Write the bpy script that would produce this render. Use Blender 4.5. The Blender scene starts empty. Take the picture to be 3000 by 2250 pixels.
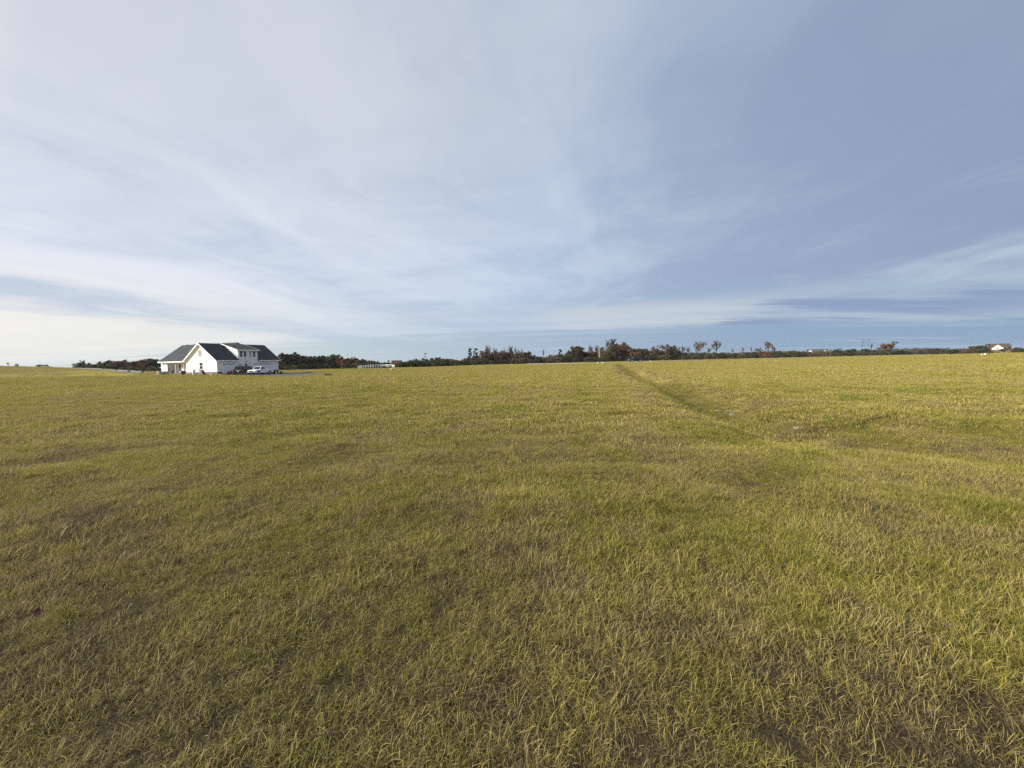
import bpy, bmesh, math, random
import numpy as np
from mathutils import Vector, Matrix

R = math.radians
SC = bpy.context.scene
COL = SC.collection

# ------------------------------------------------------------------ camera
F = 1130.0                       # focal length in photograph pixels (3000 wide)
EYE = 1.6
cam_d = bpy.data.cameras.new("camera")
cam_d.sensor_width = 36.0
cam_d.lens = 36.0 * F / 3000.0
cam_d.clip_start = 0.05
cam_d.clip_end = 20000
cam = bpy.data.objects.new("camera", cam_d)
COL.objects.link(cam)
PITCH = math.atan((1125 - 1058) / F)
CAMROT = Matrix.Rotation(math.pi / 2 - PITCH, 3, 'X') @ Matrix.Rotation(R(-1.25), 3, 'Z')
cam.matrix_world = Matrix.Translation((0, 0, EYE)) @ CAMROT.to_4x4()
SC.camera = cam


def at(px, py, Y):
    d = CAMROT @ Vector(((px - 1500) / F, (1125 - py) / F, -1))
    return Vector((d.x / d.y * Y, Y, EYE + d.z / d.y * Y))


# ------------------------------------------------------------------ node helper
class S:
    """a shader socket with arithmetic"""
    def __init__(s, nt, sock): s.nt, s.k = nt, sock
    def _m(s, op, o=None, o2=None):
        n = s.nt.nodes.new('ShaderNodeMath'); n.operation = op
        s.nt.links.new(s.k, n.inputs[0])
        for i, v in ((1, o), (2, o2)):
            if v is None: continue
            if isinstance(v, S): s.nt.links.new(v.k, n.inputs[i])
            else: n.inputs[i].default_value = v
        return S(s.nt, n.outputs[0])
    def __add__(s, o): return s._m('ADD', o)
    def __sub__(s, o): return s._m('SUBTRACT', o)
    def __mul__(s, o): return s._m('MULTIPLY', o)
    def __truediv__(s, o): return s._m('DIVIDE', o)
    def max(s, o): return s._m('MAXIMUM', o)
    def min(s, o): return s._m('MINIMUM', o)
    def inv(s): return (s * -1.0) + 1.0
    def step(s, a, b, lo=0.0, hi=1.0):
        n = s.nt.nodes.new('ShaderNodeMapRange'); n.interpolation_type = 'SMOOTHSTEP'
        s.nt.links.new(s.k, n.inputs[0])
        n.inputs[1].default_value = a; n.inputs[2].default_value = b
        n.inputs[3].default_value = lo; n.inputs[4].default_value = hi
        return S(s.nt, n.outputs[0])


def xyz(nt, x, y, z=0.0):
    n = nt.nodes.new('ShaderNodeCombineXYZ')
    for i, v in enumerate((x, y, z)):
        if isinstance(v, S): nt.links.new(v.k, n.inputs[i])
        else: n.inputs[i].default_value = v
    return S(nt, n.outputs[0])


def sep(nt, v):
    n = nt.nodes.new('ShaderNodeSeparateXYZ'); nt.links.new(v.k, n.inputs[0])
    return [S(nt, o) for o in n.outputs]


def noise(nt, vec, scale=1.0, detail=3.0, rough=0.5, dist=0.0):
    n = nt.nodes.new('ShaderNodeTexNoise')
    nt.links.new(vec.k, n.inputs['Vector'])
    n.inputs['Scale'].default_value = scale; n.inputs['Detail'].default_value = detail
    n.inputs['Roughness'].default_value = rough; n.inputs['Distortion'].default_value = dist
    return S(nt, n.outputs[0])


def ramp(nt, f, stops, interp='LINEAR'):
    n = nt.nodes.new('ShaderNodeValToRGB'); nt.links.new(f.k, n.inputs[0])
    n.color_ramp.interpolation = interp
    e = n.color_ramp.elements
    while len(e) < len(stops): e.new(0.5)
    for i, (p, c) in enumerate(stops):
        e[i].position = p
        e[i].color = (c[0], c[1], c[2], 1) if not isinstance(c, (int, float)) else (c, c, c, 1)
    return S(nt, n.outputs[0])


def mixc(nt, f, a, b, mode='MIX'):
    n = nt.nodes.new('ShaderNodeMix'); n.data_type = 'RGBA'; n.blend_type = mode
    for i, v in ((0, f), (6, a), (7, b)):
        if isinstance(v, S): nt.links.new(v.k, n.inputs[i])
        elif i == 0: n.inputs[0].default_value = v
        else: n.inputs[i].default_value = (v[0], v[1], v[2], 1)
    return S(nt, n.outputs[2])


def lin(r, g, b):
    f = lambda c: c / 12.92 if c <= 0.04045 else ((c + 0.055) / 1.055) ** 2.4
    return (f(r / 255), f(g / 255), f(b / 255))


# ------------------------------------------------------------------ sky and sun
EXPOSURE = 0.65
DENOISE = False
SUN_AZ, SUN_EL = R(-106), R(26)          # azimuth measured from +Y towards +X
sun_dir = Vector((math.sin(SUN_AZ) * math.cos(SUN_EL), math.cos(SUN_AZ) * math.cos(SUN_EL), math.sin(SUN_EL)))
sl = bpy.data.lights.new("sun", 'SUN')
sl.energy = 5.0; sl.angle = R(12.0); sl.color = (1.0, 0.94, 0.85)
so = bpy.data.objects.new("sun", sl); COL.objects.link(so)
so.rotation_euler = (-sun_dir).to_track_quat('-Z', 'Y').to_euler()
so.location = (-60, -20, 40)

W = bpy.data.worlds.new("World"); SC.world = W; W.use_nodes = True
nt = W.node_tree; nt.nodes.clear()
tc = nt.nodes.new('ShaderNodeTexCoord')
nv = nt.nodes.new('ShaderNodeVectorMath'); nv.operation = 'NORMALIZE'
nt.links.new(tc.outputs['Generated'], nv.inputs[0])
X, Y, Z = sep(nt, S(nt, nv.outputs[0]))
sky = nt.nodes.new('ShaderNodeTexSky'); sky.sky_type = 'NISHITA'; sky.sun_disc = False
sky.sun_elevation = SUN_EL; sky.sun_rotation = SUN_AZ
sky.air_density = 1.0; sky.dust_density = 0.6; sky.ozone_density = 1.5
nish = S(nt, sky.outputs[0])
den = Z.max(0.0) + 0.045
cA, sA = math.cos(R(11)), math.sin(R(11))
w = (X * cA - Y * sA) / den              # across the cloud streaks, on the cloud layer's plane
s = (X * sA + Y * cA) / den              # along the streaks
wn = noise(nt, xyz(nt, w * 0.30, s * 0.13), 1.0, 4.0, 0.55)
wn2 = noise(nt, xyz(nt, w * 0.55 + 7.0, s * 0.40), 1.0, 3.0, 0.5)
wp = w + (wn - 0.5) * 3.0 + (wn2 - 0.5) * 1.6
bands = ramp(nt, (wp + 10.0) / 16.0, [
    (0.0, .80), (.17, .86), (.22, .86), (.285, .34), (.33, .34), (.375, .86), (.43, .86), (.465, .58), (.49, .48),
    (.52, .70), (.55, .72), (.585, .60), (.61, .60), (.635, .46), (.665, .14), (.72, .02), (.765, .14), (.86, .62), (.92, .66), (1.0, .5)],
    'EASE')
fine = noise(nt, xyz(nt, wp * 1.9, s * 0.50 + 3.0), 1.0, 6.0, 0.58)
fine2 = noise(nt, xyz(nt, wp * 1.3 + 31.0, s * 1.3), 1.0, 6.0, 0.62)
mb = bands + (fine - 0.5) * 1.0 + (fine2 - 0.5) * 0.8
dsun = X * sun_dir.x + Y * sun_dir.y + Z * sun_dir.z
dt = (dsun + 1.0) / 2.0
c_hi = ramp(nt, dt, [(0.0, lin(176, 197, 208)), (.10, lin(184, 203, 213)), (.40, lin(203, 217, 233)), (.62, lin(224, 232, 241)), (.82, lin(229, 236, 244)), (1.0, (1.5, 1.4, 1.2))])
c_lo = ramp(nt, dt, [(0.0, lin(138, 155, 182)), (.10, lin(143, 160, 188)), (.40, lin(166, 185, 212)), (.62, lin(184, 199, 219)), (.82, lin(194, 207, 221)), (1.0, (1.2, 1.15, 1.05))])
cloud = mixc(nt, mb.step(0.05, 0.95), c_lo, c_hi)
# hazy distance of the layer: cooler and greyer towards the horizon ahead
c_far = ramp(nt, dt, [(0.0, lin(166, 188, 204)), (.12, lin(168, 190, 206)), (.40, lin(170, 189, 207)), (.62, lin(205, 217, 222)), (.82, lin(232, 234, 224)), (1.0, (1.2, 1.15, 1.05))])
farv = noise(nt, xyz(nt, w * 0.22 + 4.0, s * 0.55), 1.0, 4.0, 0.55)
cloud = mixc(nt, (s + (farv - 0.5) * 5.0).step(2.4, 6.6, 0.0, 0.6), cloud, c_far)
# cream wisps low over the horizon
wis = noise(nt, xyz(nt, X / den * 0.16 + 2.0, Y / den * 0.70), 1.0, 5.0, 0.55)
wism = wis.step(0.46, 0.74) * s.step(4.2, 6.6)
c_wis = ramp(nt, dt, [(0.0, lin(184, 198, 208)), (.15, lin(198, 207, 213)), (.40, lin(204, 213, 220)), (.62, lin(236, 236, 232)), (.82, lin(252, 247, 230)), (1.0, (1.4, 1.3, 1.1))])
cloud = mixc(nt, wism * 0.85, cloud, c_wis)
wb = noise(nt, xyz(nt, X / den * 0.30 + 5.0, Y / den * 0.9), 1.0, 5.0, 0.6)
wm2 = s.step(4.9, 6.2) * s.step(8.8, 7.4) * w.step(-1.6, .2) * w.step(3.4, 2.0) * (wb + 0.12).step(.36, .70)
cloud = mixc(nt, wm2 * 0.8, cloud, c_wis)
# clear air beyond the layer's far edge, and a ragged hole in it
c_clr = ramp(nt, dt, [(0.0, lin(130, 162, 193)), (.16, lin(142, 170, 199)), (.36, lin(172, 191, 210)), (.60, lin(200, 216, 222)), (.82, lin(214, 224, 220)), (1.0, lin(240, 236, 220))])
clear = mixc(nt, 0.88, mixc(nt, 1.0, nish, (.055, .055, .055), 'MULTIPLY'), c_clr)
edn = noise(nt, xyz(nt, X / den * 0.16, Y / den * 0.55), 1.0, 5.0, 0.6)
edge = (s + (edn - 0.5) * 7.0).step(7.5, 9.0)
hw = noise(nt, xyz(nt, X / den * 0.42, Y / den * 1.7), 1.0, 5.0, 0.62)
hole = (w + (hw - 0.5) * 4.2).step(2.3, 2.9) * (s + (hw - 0.5) * 1.2).step(4.65, 5.1) * w.step(8.0, 4.5)
c_hole = ramp(nt, dt, [(0.0, lin(138, 157, 188)), (.2, lin(142, 160, 192)), (.5, lin(190, 200, 216)), (1.0, lin(230, 230, 224))])
wis2 = noise(nt, xyz(nt, X / den * 0.18 + 9.0, Y / den * 0.85), 1.0, 4.0, 0.55)
col = mixc(nt, hole * wis2.step(.60, .44, .25, .92), cloud, c_hole)
col = mixc(nt, edge * wis2.step(.68, .50, .35, 1.0), col, clear)
glow = Z.step(0.22, 0.05) * Z.step(0.0, .075, .25, 1.0) * dt.step(0.55, 0.82) * mb.step(.1, .75, .15, .9)
col = mixc(nt, glow, col, lin(245, 242, 229))
zen = Z.step(0.12, 0.60, 1.0, 0.82)
col = mixc(nt, 1.0, col, xyz(nt, zen, zen, zen * 1.03), 'MULTIPLY')
bg = nt.nodes.new('ShaderNodeBackground'); nt.links.new(col.k, bg.inputs[0]); bg.inputs[1].default_value = 2.0 ** -EXPOSURE
W.cycles.sampling_method = 'MANUAL'; W.cycles.sample_map_resolution = 512
wo = nt.nodes.new('ShaderNodeOutputWorld'); nt.links.new(bg.outputs[0], wo.inputs[0])

SC.view_settings.view_transform = 'Standard'
SC.view_settings.look = 'None'
SC.view_settings.exposure = EXPOSURE
SC.view_settings.gamma = 1.0
SC.view_settings.use_curve_mapping = False
SC.render.engine = 'CYCLES'
SC.cycles.use_denoising = DENOISE
SC.cycles.max_bounces = 5
SC.cycles.diffuse_bounces = 3
SC.cycles.transparent_max_bounces = 8


# ------------------------------------------------------------------ terrain
TA = [-2.2, -1.6, -1.33, -1.2, -1.1, -.98, -.85, -.7, -.53, -.27, 0, .3, .6, .9, 1.33, 1.7, 2.4]
TZ = [5.0, 4.9, 4.3, 3.3, 2.2, .7, -.1, -.25, -.3, -.4, .0, .15, .25, .25, .25, .25, .25]
DITCH = np.array([[9.5, 5.6], [6.3, 7.6], [6.0, 9.0], [7.3, 14.0], [9.6, 24.0], [12.6, 38.0], [20.5, 72.0], [31.0, 112.0]])
rs0 = np.random.RandomState(5)
_waves = [(rs0.uniform(-1, 1), rs0.uniform(-1, 1), rs0.uniform(0, 6.28), k, am) for k, am in
          [(.12, .08)] * 4 + [(.45, .014)] * 5 + [(1.6, .009)] * 6 + [(4.2, .006)] * 6]


def sst(t):
    t = np.clip(t, 0, 1); return t * t * (3 - 2 * t)


def ditch_dist(x, y):
    best = np.full(np.shape(x), 1e9); par = np.zeros(np.shape(x))
    n = len(DITCH) - 1
    for i in range(n):
        a, b = DITCH[i], DITCH[i + 1]; ab = b - a
        t = np.clip(((x - a[0]) * ab[0] + (y - a[1]) * ab[1]) / (ab @ ab), 0, 1)
        d = np.hypot(x - a[0] - t * ab[0], y - a[1] - t * ab[1])
        m = d < best; best = np.where(m, d, best); par = np.where(m, (i + t) / n, par)
    return best, par


def zg(x, y):
    x = np.asarray(x, float); y = np.asarray(y, float)
    a = x / np.maximum(y, 25.0)
    z = np.interp(a, TA, TZ) * sst((y - 45.0) / 130.0)
    z = z - 1.0 * np.exp(-((y - 96) / 20.0) ** 2) * sst((-.90 - a) / .12)
    z = z + 0.42 * np.exp(-((y - 60) / 14.0) ** 2) * sst((-.80 - a) / .3) + 0.10 * np.exp(-((y - 84) / 14.0) ** 2) * sst((-.50 - a) / .2) * sst((a + .95) / .1)
    far = 1 / (1 + (np.hypot(x, y) / 160.0) ** 2)
    for kx, ky, ph, k, am in _waves:
        z = z + am * np.sin((kx * x + ky * y) * k * 1.4 + ph) * far
    d, p = ditch_dist(x, y)
    wid = 1.0 + .35 * np.sin(p * 19) + 1.2 * sst((.30 - p) / .2)
    z = z - (0.58 * (1 - .65 * sst((.30 - p) / .2)) * np.exp(-(d / wid) ** 2) - 0.07 * np.exp(-((d - 1.9) / .8) ** 2) * sst((p - .25) / .15)) * sst((p + .02) / .1) * sst((1.02 - p) / .3)
    return z - float(_z0[0])


_z0 = [0.0]
_z0[0] = float(zg(0.0, 1.0))


def gz(x, y): return float(zg(x, y))


def gp(px, Y, dz=0.0):
    """world point on the ground under photograph column px at depth Y"""
    py = 1058 - (px - 1500) * 0.0218 + 10
    p = at(px, py, Y)
    return Vector((p.x, Y, gz(p.x, Y) + dz))


# ------------------------------------------------------------------ materials
MATS = {}


def mat(name, color, rough=0.7, metal=0.0, var=0.0, vscale=3.0, spec=0.3, bump=0.0):
    if name in MATS: return MATS[name]
    m = bpy.data.materials.new(name); m.use_nodes = True
    nt = m.node_tree; b = nt.nodes['Principled BSDF']
    b.inputs['Roughness'].default_value = rough; b.inputs['Metallic'].default_value = metal
    b.inputs['Specular IOR Level'].default_value = spec
    t = nt.nodes.new('ShaderNodeTexCoord')
    n = noise(nt, S(nt, t.outputs['Object']), vscale, 4.0, 0.6)
    v = max(var, 0.03)
    c = mixc(nt, n.step(.25, .75), [x * (1 - v) for x in color], [min(1, x * (1 + v)) for x in color])
    nt.links.new(c.k, b.inputs['Base Color'])
    if bump:
        bp = nt.nodes.new('ShaderNodeBump'); bp.inputs[0].default_value = bump
        nt.links.new(n.k, bp.inputs['Height']); nt.links.new(bp.outputs[0], b.inputs['Normal'])
    MATS[name] = m
    return m


def leaf_mat(name, stops, trans=0.25):
    """foliage: colour by the per-face 'tone' attribute, diffuse and translucent"""
    m = bpy.data.materials.new(name); m.use_nodes = True
    nt = m.node_tree; nt.nodes.clear()
    at_ = nt.nodes.new('ShaderNodeAttribute'); at_.attribute_name = 'tone'
    oi = nt.nodes.new('ShaderNodeObjectInfo')
    f = S(nt, at_.outputs['Fac']) + (S(nt, oi.outputs['Random']) - 0.5) * 0.35
    c = ramp(nt, f, stops)
    d = nt.nodes.new('ShaderNodeBsdfDiffuse'); nt.links.new(c.k, d.inputs[0])
    t = nt.nodes.new('ShaderNodeBsdfTranslucent'); nt.links.new(c.k, t.inputs[0])
    mx = nt.nodes.new('ShaderNodeMixShader'); mx.inputs[0].default_value = trans
    nt.links.new(d.outputs[0], mx.inputs[1]); nt.links.new(t.outputs[0], mx.inputs[2])
    o = nt.nodes.new('ShaderNodeOutputMaterial'); nt.links.new(mx.outputs[0], o.inputs[0])
    MATS[name] = m
    return m


GREEN, YEL, STRAW, BROWN = (.200, .210, .026), (.395, .335, .058), (.470, .385, .140), (.220, .160, .082)


def patch_nodes(nt):
    """large patches of greener and drier turf in world space; returns two fields about 0..1"""
    g = nt.nodes.new('ShaderNodeNewGeometry')
    px, py, pz = sep(nt, S(nt, g.outputs['Position']))
    v = xyz(nt, px, py * 0.8)
    big = noise(nt, v, 0.085, 3.0, 0.55, 0.6)
    mid = noise(nt, v, 0.55, 4.0, 0.6, 0.4)
    sm = noise(nt, v, 2.6, 3.0, 0.6)
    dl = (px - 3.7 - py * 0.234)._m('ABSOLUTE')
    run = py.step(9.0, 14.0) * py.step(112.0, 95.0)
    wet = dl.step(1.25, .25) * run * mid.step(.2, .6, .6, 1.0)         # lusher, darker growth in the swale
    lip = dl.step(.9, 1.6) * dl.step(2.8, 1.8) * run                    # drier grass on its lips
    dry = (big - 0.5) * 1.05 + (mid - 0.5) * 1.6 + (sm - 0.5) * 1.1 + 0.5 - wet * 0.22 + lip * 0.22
    return dry, mid, sm, (px, py, pz), wet


def grass_material():
    m = bpy.data.materials.new("grass"); m.use_nodes = True
    nt = m.node_tree; nt.nodes.clear()
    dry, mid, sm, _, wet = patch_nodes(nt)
    a = nt.nodes.new('ShaderNodeAttribute'); a.attribute_name = 'tone'
    b = nt.nodes.new('ShaderNodeAttribute'); b.attribute_name = 'value'
    oi = nt.nodes.new('ShaderNodeObjectInfo')
    tone = S(nt, a.outputs['Fac']) + (dry - 0.5) * 0.95 + (S(nt, oi.outputs['Random']) - 0.5) * 0.22 + 0.07
    c = ramp(nt, tone, [(0.0, GREEN), (.30, YEL), (.58, STRAW), (.80, (.25, .19, .095)), (1.0, BROWN)])
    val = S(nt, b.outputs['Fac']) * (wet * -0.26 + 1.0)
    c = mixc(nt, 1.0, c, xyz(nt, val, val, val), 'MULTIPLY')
    d = nt.nodes.new('ShaderNodeBsdfDiffuse'); nt.links.new(c.k, d.inputs[0])
    t = nt.nodes.new('ShaderNodeBsdfTranslucent'); nt.links.new(c.k, t.inputs[0])
    gl = nt.nodes.new('ShaderNodeBsdfGlossy'); gl.inputs['Roughness'].default_value = 0.55
    gl.inputs[0].default_value = (.8, .8, .8, 1)
    mx = nt.nodes.new('ShaderNodeMixShader'); mx.inputs[0].default_value = 0.30
    nt.links.new(d.outputs[0], mx.inputs[1]); nt.links.new(t.outputs[0], mx.inputs[2])
    mg = nt.nodes.new('ShaderNodeMixShader'); mg.inputs[0].default_value = 0.025
    nt.links.new(mx.outputs[0], mg.inputs[1]); nt.links.new(gl.outputs[0], mg.inputs[2])
    o = nt.nodes.new('ShaderNodeOutputMaterial'); nt.links.new(mg.outputs[0], o.inputs[0])
    return m


def field_material():
    m = bpy.data.materials.new("field_turf"); m.use_nodes = True
    nt = m.node_tree; b = nt.nodes['Principled BSDF']
    b.inputs['Roughness'].default_value = 0.95; b.inputs['Specular IOR Level'].default_value = 0.05
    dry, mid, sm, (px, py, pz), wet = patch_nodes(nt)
    fn = noise(nt, xyz(nt, px, py), 9.0, 5.0, 0.7)
    fib = noise(nt, xyz(nt, px, py * 1.6), 85.0, 4.0, 0.75, 1.5)
    # soil and dead thatch under the blades close by; mown turf seen edge-on further off
    thatch = ramp(nt, fib, [(.34, (.012, .009, .006)), (.52, (.040, .031, .018)), (.68, (.125, .098, .056))])  # near-black tones paint shaded gaps into the soil and thatch colour
    tone = (dry - 0.5) * 0.75 + (fn - 0.5) * 0.5 + 0.34
    tone = tone + 0.10
    turf = ramp(nt, tone, [(0.0, (.180, .178, .030)), (.30, (.305, .260, .054)), (.6, (.355, .292, .088)), (1.0, (.25, .188, .086))])
    at_ = nt.nodes.new('ShaderNodeAttribute'); at_.attribute_name = 'cover'
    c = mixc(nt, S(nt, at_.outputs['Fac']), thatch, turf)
    dt_ = nt.nodes.new('ShaderNodeAttribute'); dt_.attribute_name = 'dirt'
    dirt = (S(nt, dt_.outputs['Fac']) + (mid - 0.5) * 0.5).step(.25, .6)
    c = mixc(nt, dirt * 0.85, c, (.105, .084, .034))
    bp = nt.nodes.new('ShaderNodeBump'); bp.inputs[0].default_value = 0.6; bp.inputs[1].default_value = 0.03
    nt.links.new(fn.k, bp.inputs['Height']); nt.links.new(bp.outputs[0], b.inputs['Normal'])
    nt.links.new(c.k, b.inputs['Base Color'])
    return m


def mk(name, verts, faces, material=None, parent=None, smooth=False, attrs=None):
    me = bpy.data.meshes.new(name)
    me.from_pydata([tuple(v) for v in verts], [], [tuple(f) for f in faces])
    if smooth: me.shade_smooth()
    if attrs:
        for k, (dom, arr) in attrs.items():
            at_ = me.attributes.new(k, 'FLOAT', dom); at_.data.foreach_set('value', np.asarray(arr, np.float32))
    if material: me.materials.append(material)
    o = bpy.data.objects.new(name, me); COL.objects.link(o)
    if parent: o.parent = parent
    return o


def tag(o, label=None, cat=None, group=None, kind=None):
    if label: o['label'] = label
    if cat: o['category'] = cat
    if group: o['group'] = group
    if kind: o['kind'] = kind
    return o


def thing(name, label, cat, loc=(0, 0, 0), rz=0.0, group=None):
    o = bpy.data.objects.new(name, None); COL.objects.link(o)
    o.empty_display_size = 0.3
    o.location = loc; o.rotation_euler = (0, 0, rz)
    return tag(o, label, cat, group)


def copy_thing(root, loc, rz=0.0, scale=None, label=None, group=None):
    r = root.copy(); COL.objects.link(r); r.location = loc; r.rotation_euler = (0, 0, rz)
    if scale: r.scale = scale
    if label: r['label'] = label
    if group: r['group'] = group
    for ch in root.children:
        c = ch.copy(); COL.objects.link(c); c.parent = r
        for g in ch.children:
            d = g.copy(); COL.objects.link(d); d.parent = c
    return r


# ------------------------------------------------------------------ ground sheet
def axis(lo, hi, step0, grow):
    v = [0.0]; st = step0
    while v[-1] < hi: v.append(v[-1] + st); st *= grow
    u = [0.0]; st = step0
    while u[-1] > lo: u.append(u[-1] - st); st *= grow
    return np.array(sorted(set(u + v)))


gx = axis(-5000, 5000, 0.24, 1.028)
gy1 = axis(-400, 0, 0.4, 1.15); gy2 = axis(0, 6000, 0.22, 1.020)
gy = np.concatenate([gy1[:-1][gy1[:-1] < 0], gy2[gy2 >= 0]])
GX, GY = np.meshgrid(gx, gy)
GZ = zg(GX, GY)
nx, ny = len(gx), len(gy)
gv = np.stack([GX.ravel(), GY.ravel(), GZ.ravel()], 1)
ii = np.arange(nx * ny).reshape(ny, nx)
gf = np.stack([ii[:-1, :-1].ravel(), ii[:-1, 1:].ravel(), ii[1:, 1:].ravel(), ii[1:, :-1].ravel()], 1)
rad = np.hypot(gv[:, 0], gv[:, 1])
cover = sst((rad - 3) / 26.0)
dd, dp = ditch_dist(gv[:, 0], gv[:, 1])
dirt = np.exp(-(dd / .95) ** 2) * sst((dp - .30) / .2)
a_ = gv[:, 0] / np.maximum(gv[:, 1], 25.0)
dirt = np.maximum(dirt, .47 * sst((-.95 - a_) / .25) * sst((gv[:, 1] - 92) / 15) * sst((175 - gv[:, 1]) / 30))
dirt = np.maximum(dirt, 0.6 * np.exp(-((gv[:, 0] - 36) / 4.5) ** 2 - ((gv[:, 1] - 126) / 5.0) ** 2))
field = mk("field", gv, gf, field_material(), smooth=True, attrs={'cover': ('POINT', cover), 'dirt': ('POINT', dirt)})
tag(field, kind='structure')


# ------------------------------------------------------------------ mesh builder
class MB:
    def __init__(s): s.v, s.f = [], []
    def quad(s, a, b, c, d):
        n = len(s.v); s.v += [a, b, c, d]; s.f.append((n, n + 1, n + 2, n + 3)); return s
    def poly(s, pts):
        n = len(s.v); s.v += list(pts); s.f.append(tuple(range(n, n + len(pts)))); return s
    def box(s, x0, x1, y0, y1, z0, z1):
        n = len(s.v)
        s.v += [(x0, y0, z0), (x1, y0, z0), (x1, y1, z0), (x0, y1, z0), (x0, y0, z1), (x1, y0, z1), (x1, y1, z1), (x0, y1, z1)]
        s.f += [tuple(n + i for i in q) for q in ((0, 3, 2, 1), (4, 5, 6, 7), (0, 1, 5, 4), (1, 2, 6, 5), (2, 3, 7, 6), (3, 0, 4, 7))]
        return s
    def prism(s, pts, d):
        """closed polygon extruded by vector d"""
        n = len(s.v); k = len(pts); d = Vector(d)
        s.v += [tuple(p) for p in pts] + [tuple(Vector(p) + d) for p in pts]
        s.f.append(tuple(range(n + k - 1, n - 1, -1))); s.f.append(tuple(range(n + k, n + 2 * k)))
        for i in range(k):
            j = (i + 1) % k; s.f.append((n + i, n + j, n + k + j, n + k + i))
        return s
    def tube(s, pts, radii, seg=6, cap=True):
        n0 = len(s.v); pts = [Vector(p) for p in pts]
        if not hasattr(radii, '__len__'): radii = [radii] * len(pts)
        for i, p in enumerate(pts):
            t = (pts[min(i + 1, len(pts) - 1)] - pts[max(i - 1, 0)]).normalized()
            u = t.cross(Vector((0, 0, 1)) if abs(t.z) < .95 else Vector((1, 0, 0))).normalized(); v = t.cross(u)
            for k in range(seg):
                a = 2 * math.pi * k / seg
                s.v.append(tuple(p + (u * math.cos(a) + v * math.sin(a)) * radii[i]))
        for i in range(len(pts) - 1):
            for k in range(seg):
                k2 = (k + 1) % seg
                s.f.append((n0 + i * seg + k, n0 + i * seg + k2, n0 + (i + 1) * seg + k2, n0 + (i + 1) * seg + k))
        if cap:
            s.f.append(tuple(n0 + k for k in range(seg))[::-1])
            e = n0 + (len(pts) - 1) * seg; s.f.append(tuple(e + k for k in range(seg)))
        return s
    def lathe(s, prof, c, axis='y', seg=16):
        """profile (radius, along axis) revolved"""
        n0 = len(s.v)
        for r, h in prof:
            for k in range(seg):
                a = 2 * math.pi * k / seg; ca, sa = r * math.cos(a), r * math.sin(a)
                p = {'y': (ca, h, sa), 'z': (ca, sa, h), 'x': (h, ca, sa)}[axis]
                s.v.append((c[0] + p[0], c[1] + p[1], c[2] + p[2]))
        for i in range(len(prof) - 1):
            for k in range(seg):
                k2 = (k + 1) % seg
                s.f.append((n0 + i * seg + k, n0 + i * seg + k2, n0 + (i + 1) * seg + k2, n0 + (i + 1) * seg + k))
        s.f.append(tuple(n0 + k for k in range(seg))); e = n0 + (len(prof) - 1) * seg
        s.f.append(tuple(e + k for k in range(seg)))
        return s
    def build(s, name, m, parent=None, smooth=False, bevel=0.0, label=None):
        o = mk(name, s.v, s.f, m, parent, smooth)
        bm = bmesh.new(); bm.from_mesh(o.data)
        bmesh.ops.recalc_face_normals(bm, faces=bm.faces)
        bm.to_mesh(o.data); bm.free()
        if bevel:
            md = o.modifiers.new("bevel", 'BEVEL'); md.width = bevel; md.segments = 2; md.limit_method = 'ANGLE'; md.angle_limit = R(35)
        if label: o['label'] = label
        return o


# ------------------------------------------------------------------ grass
def tuft_mesh(name, seed, nb, rad, hlo, hhi, wid, dead, segs, m):
    """a clump of blades: upright live ones and dead ones that arch over and lie in a tangle"""
    rs = np.random.RandomState(seed)
    V, Fc, T, Vl = [], [], [], []
    for i in range(nb):
        r = rad * math.sqrt(rs.rand()); th = rs.rand() * 6.283
        p = np.array([r * math.cos(th), r * math.sin(th), -0.01])
        isd = rs.rand() < dead
        L = rs.uniform(hlo, hhi) * (1.0 if not isd else rs.uniform(.6, 1.15))
        az = rs.rand() * 6.283
        if isd: el, curl = rs.uniform(.2, 1.3), rs.uniform(.6, 3.2)
        else: el, curl = rs.uniform(.95, 1.5), rs.uniform(.1, 1.3)
        yaw = rs.uniform(-.9, .9) * (2.2 if isd else .6)
        wd = wid * rs.uniform(.6, 1.3) * (.8 if isd else 1.0)
        tone = np.clip(rs.normal(.66, .16) if isd else rs.normal({6: .08, 5: .29}.get(segs, .21), .13 if segs < 6 else .06), 0, 1)
        val = (rs.uniform(.38, 1.4) if isd else rs.uniform(.6, 1.25)) if rs.rand() > .08 else rs.uniform(1.3, 1.65)
        fa = rs.rand() * 6.283
        n0 = len(V)
        for k in range(segs + 1):
            t = k / segs
            hw = wd * (1 - t ** 2.2 * .92) * .5
            d = np.array([math.cos(az), math.sin(az), 0])
            side = np.array([-math.sin(az + .5 * math.sin(fa)), math.cos(az + .5 * math.sin(fa)), .35 * math.sin(fa)])
            V.append(p - side * hw); V.append(p + side * hw)
            tt = min(1, tone + (.18 * t * t if not isd else 0)); T += [tt, tt]
            vv = (val if segs > 3 else 1 + (val - 1) * .45) * ({5: .30 + .82 * t, 6: .35 + .75 * t, 4: .48 + .66 * t}.get(segs, .66 + .45 * t)); Vl += [vv, vv]  # dark bases paint the shade between blades; tips bleached lighter
            e = el - curl * t
            p = p + (d * math.cos(e) + np.array([0, 0, 1]) * math.sin(e)) * L / segs
            if p[2] < .004: p[2] = .004 + .006 * rs.rand()
            az += yaw / segs
        for k in range(segs):
            a = n0 + 2 * k; Fc.append((a, a + 1, a + 3, a + 2))
    me = bpy.data.meshes.new(name)
    me.from_pydata([tuple(v) for v in V], [], Fc); me.shade_smooth()
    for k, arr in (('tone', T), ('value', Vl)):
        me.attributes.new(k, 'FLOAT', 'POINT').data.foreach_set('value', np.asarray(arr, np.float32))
    me.materials.append(m)
    return bpy.data.objects.new(name, me)


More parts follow.
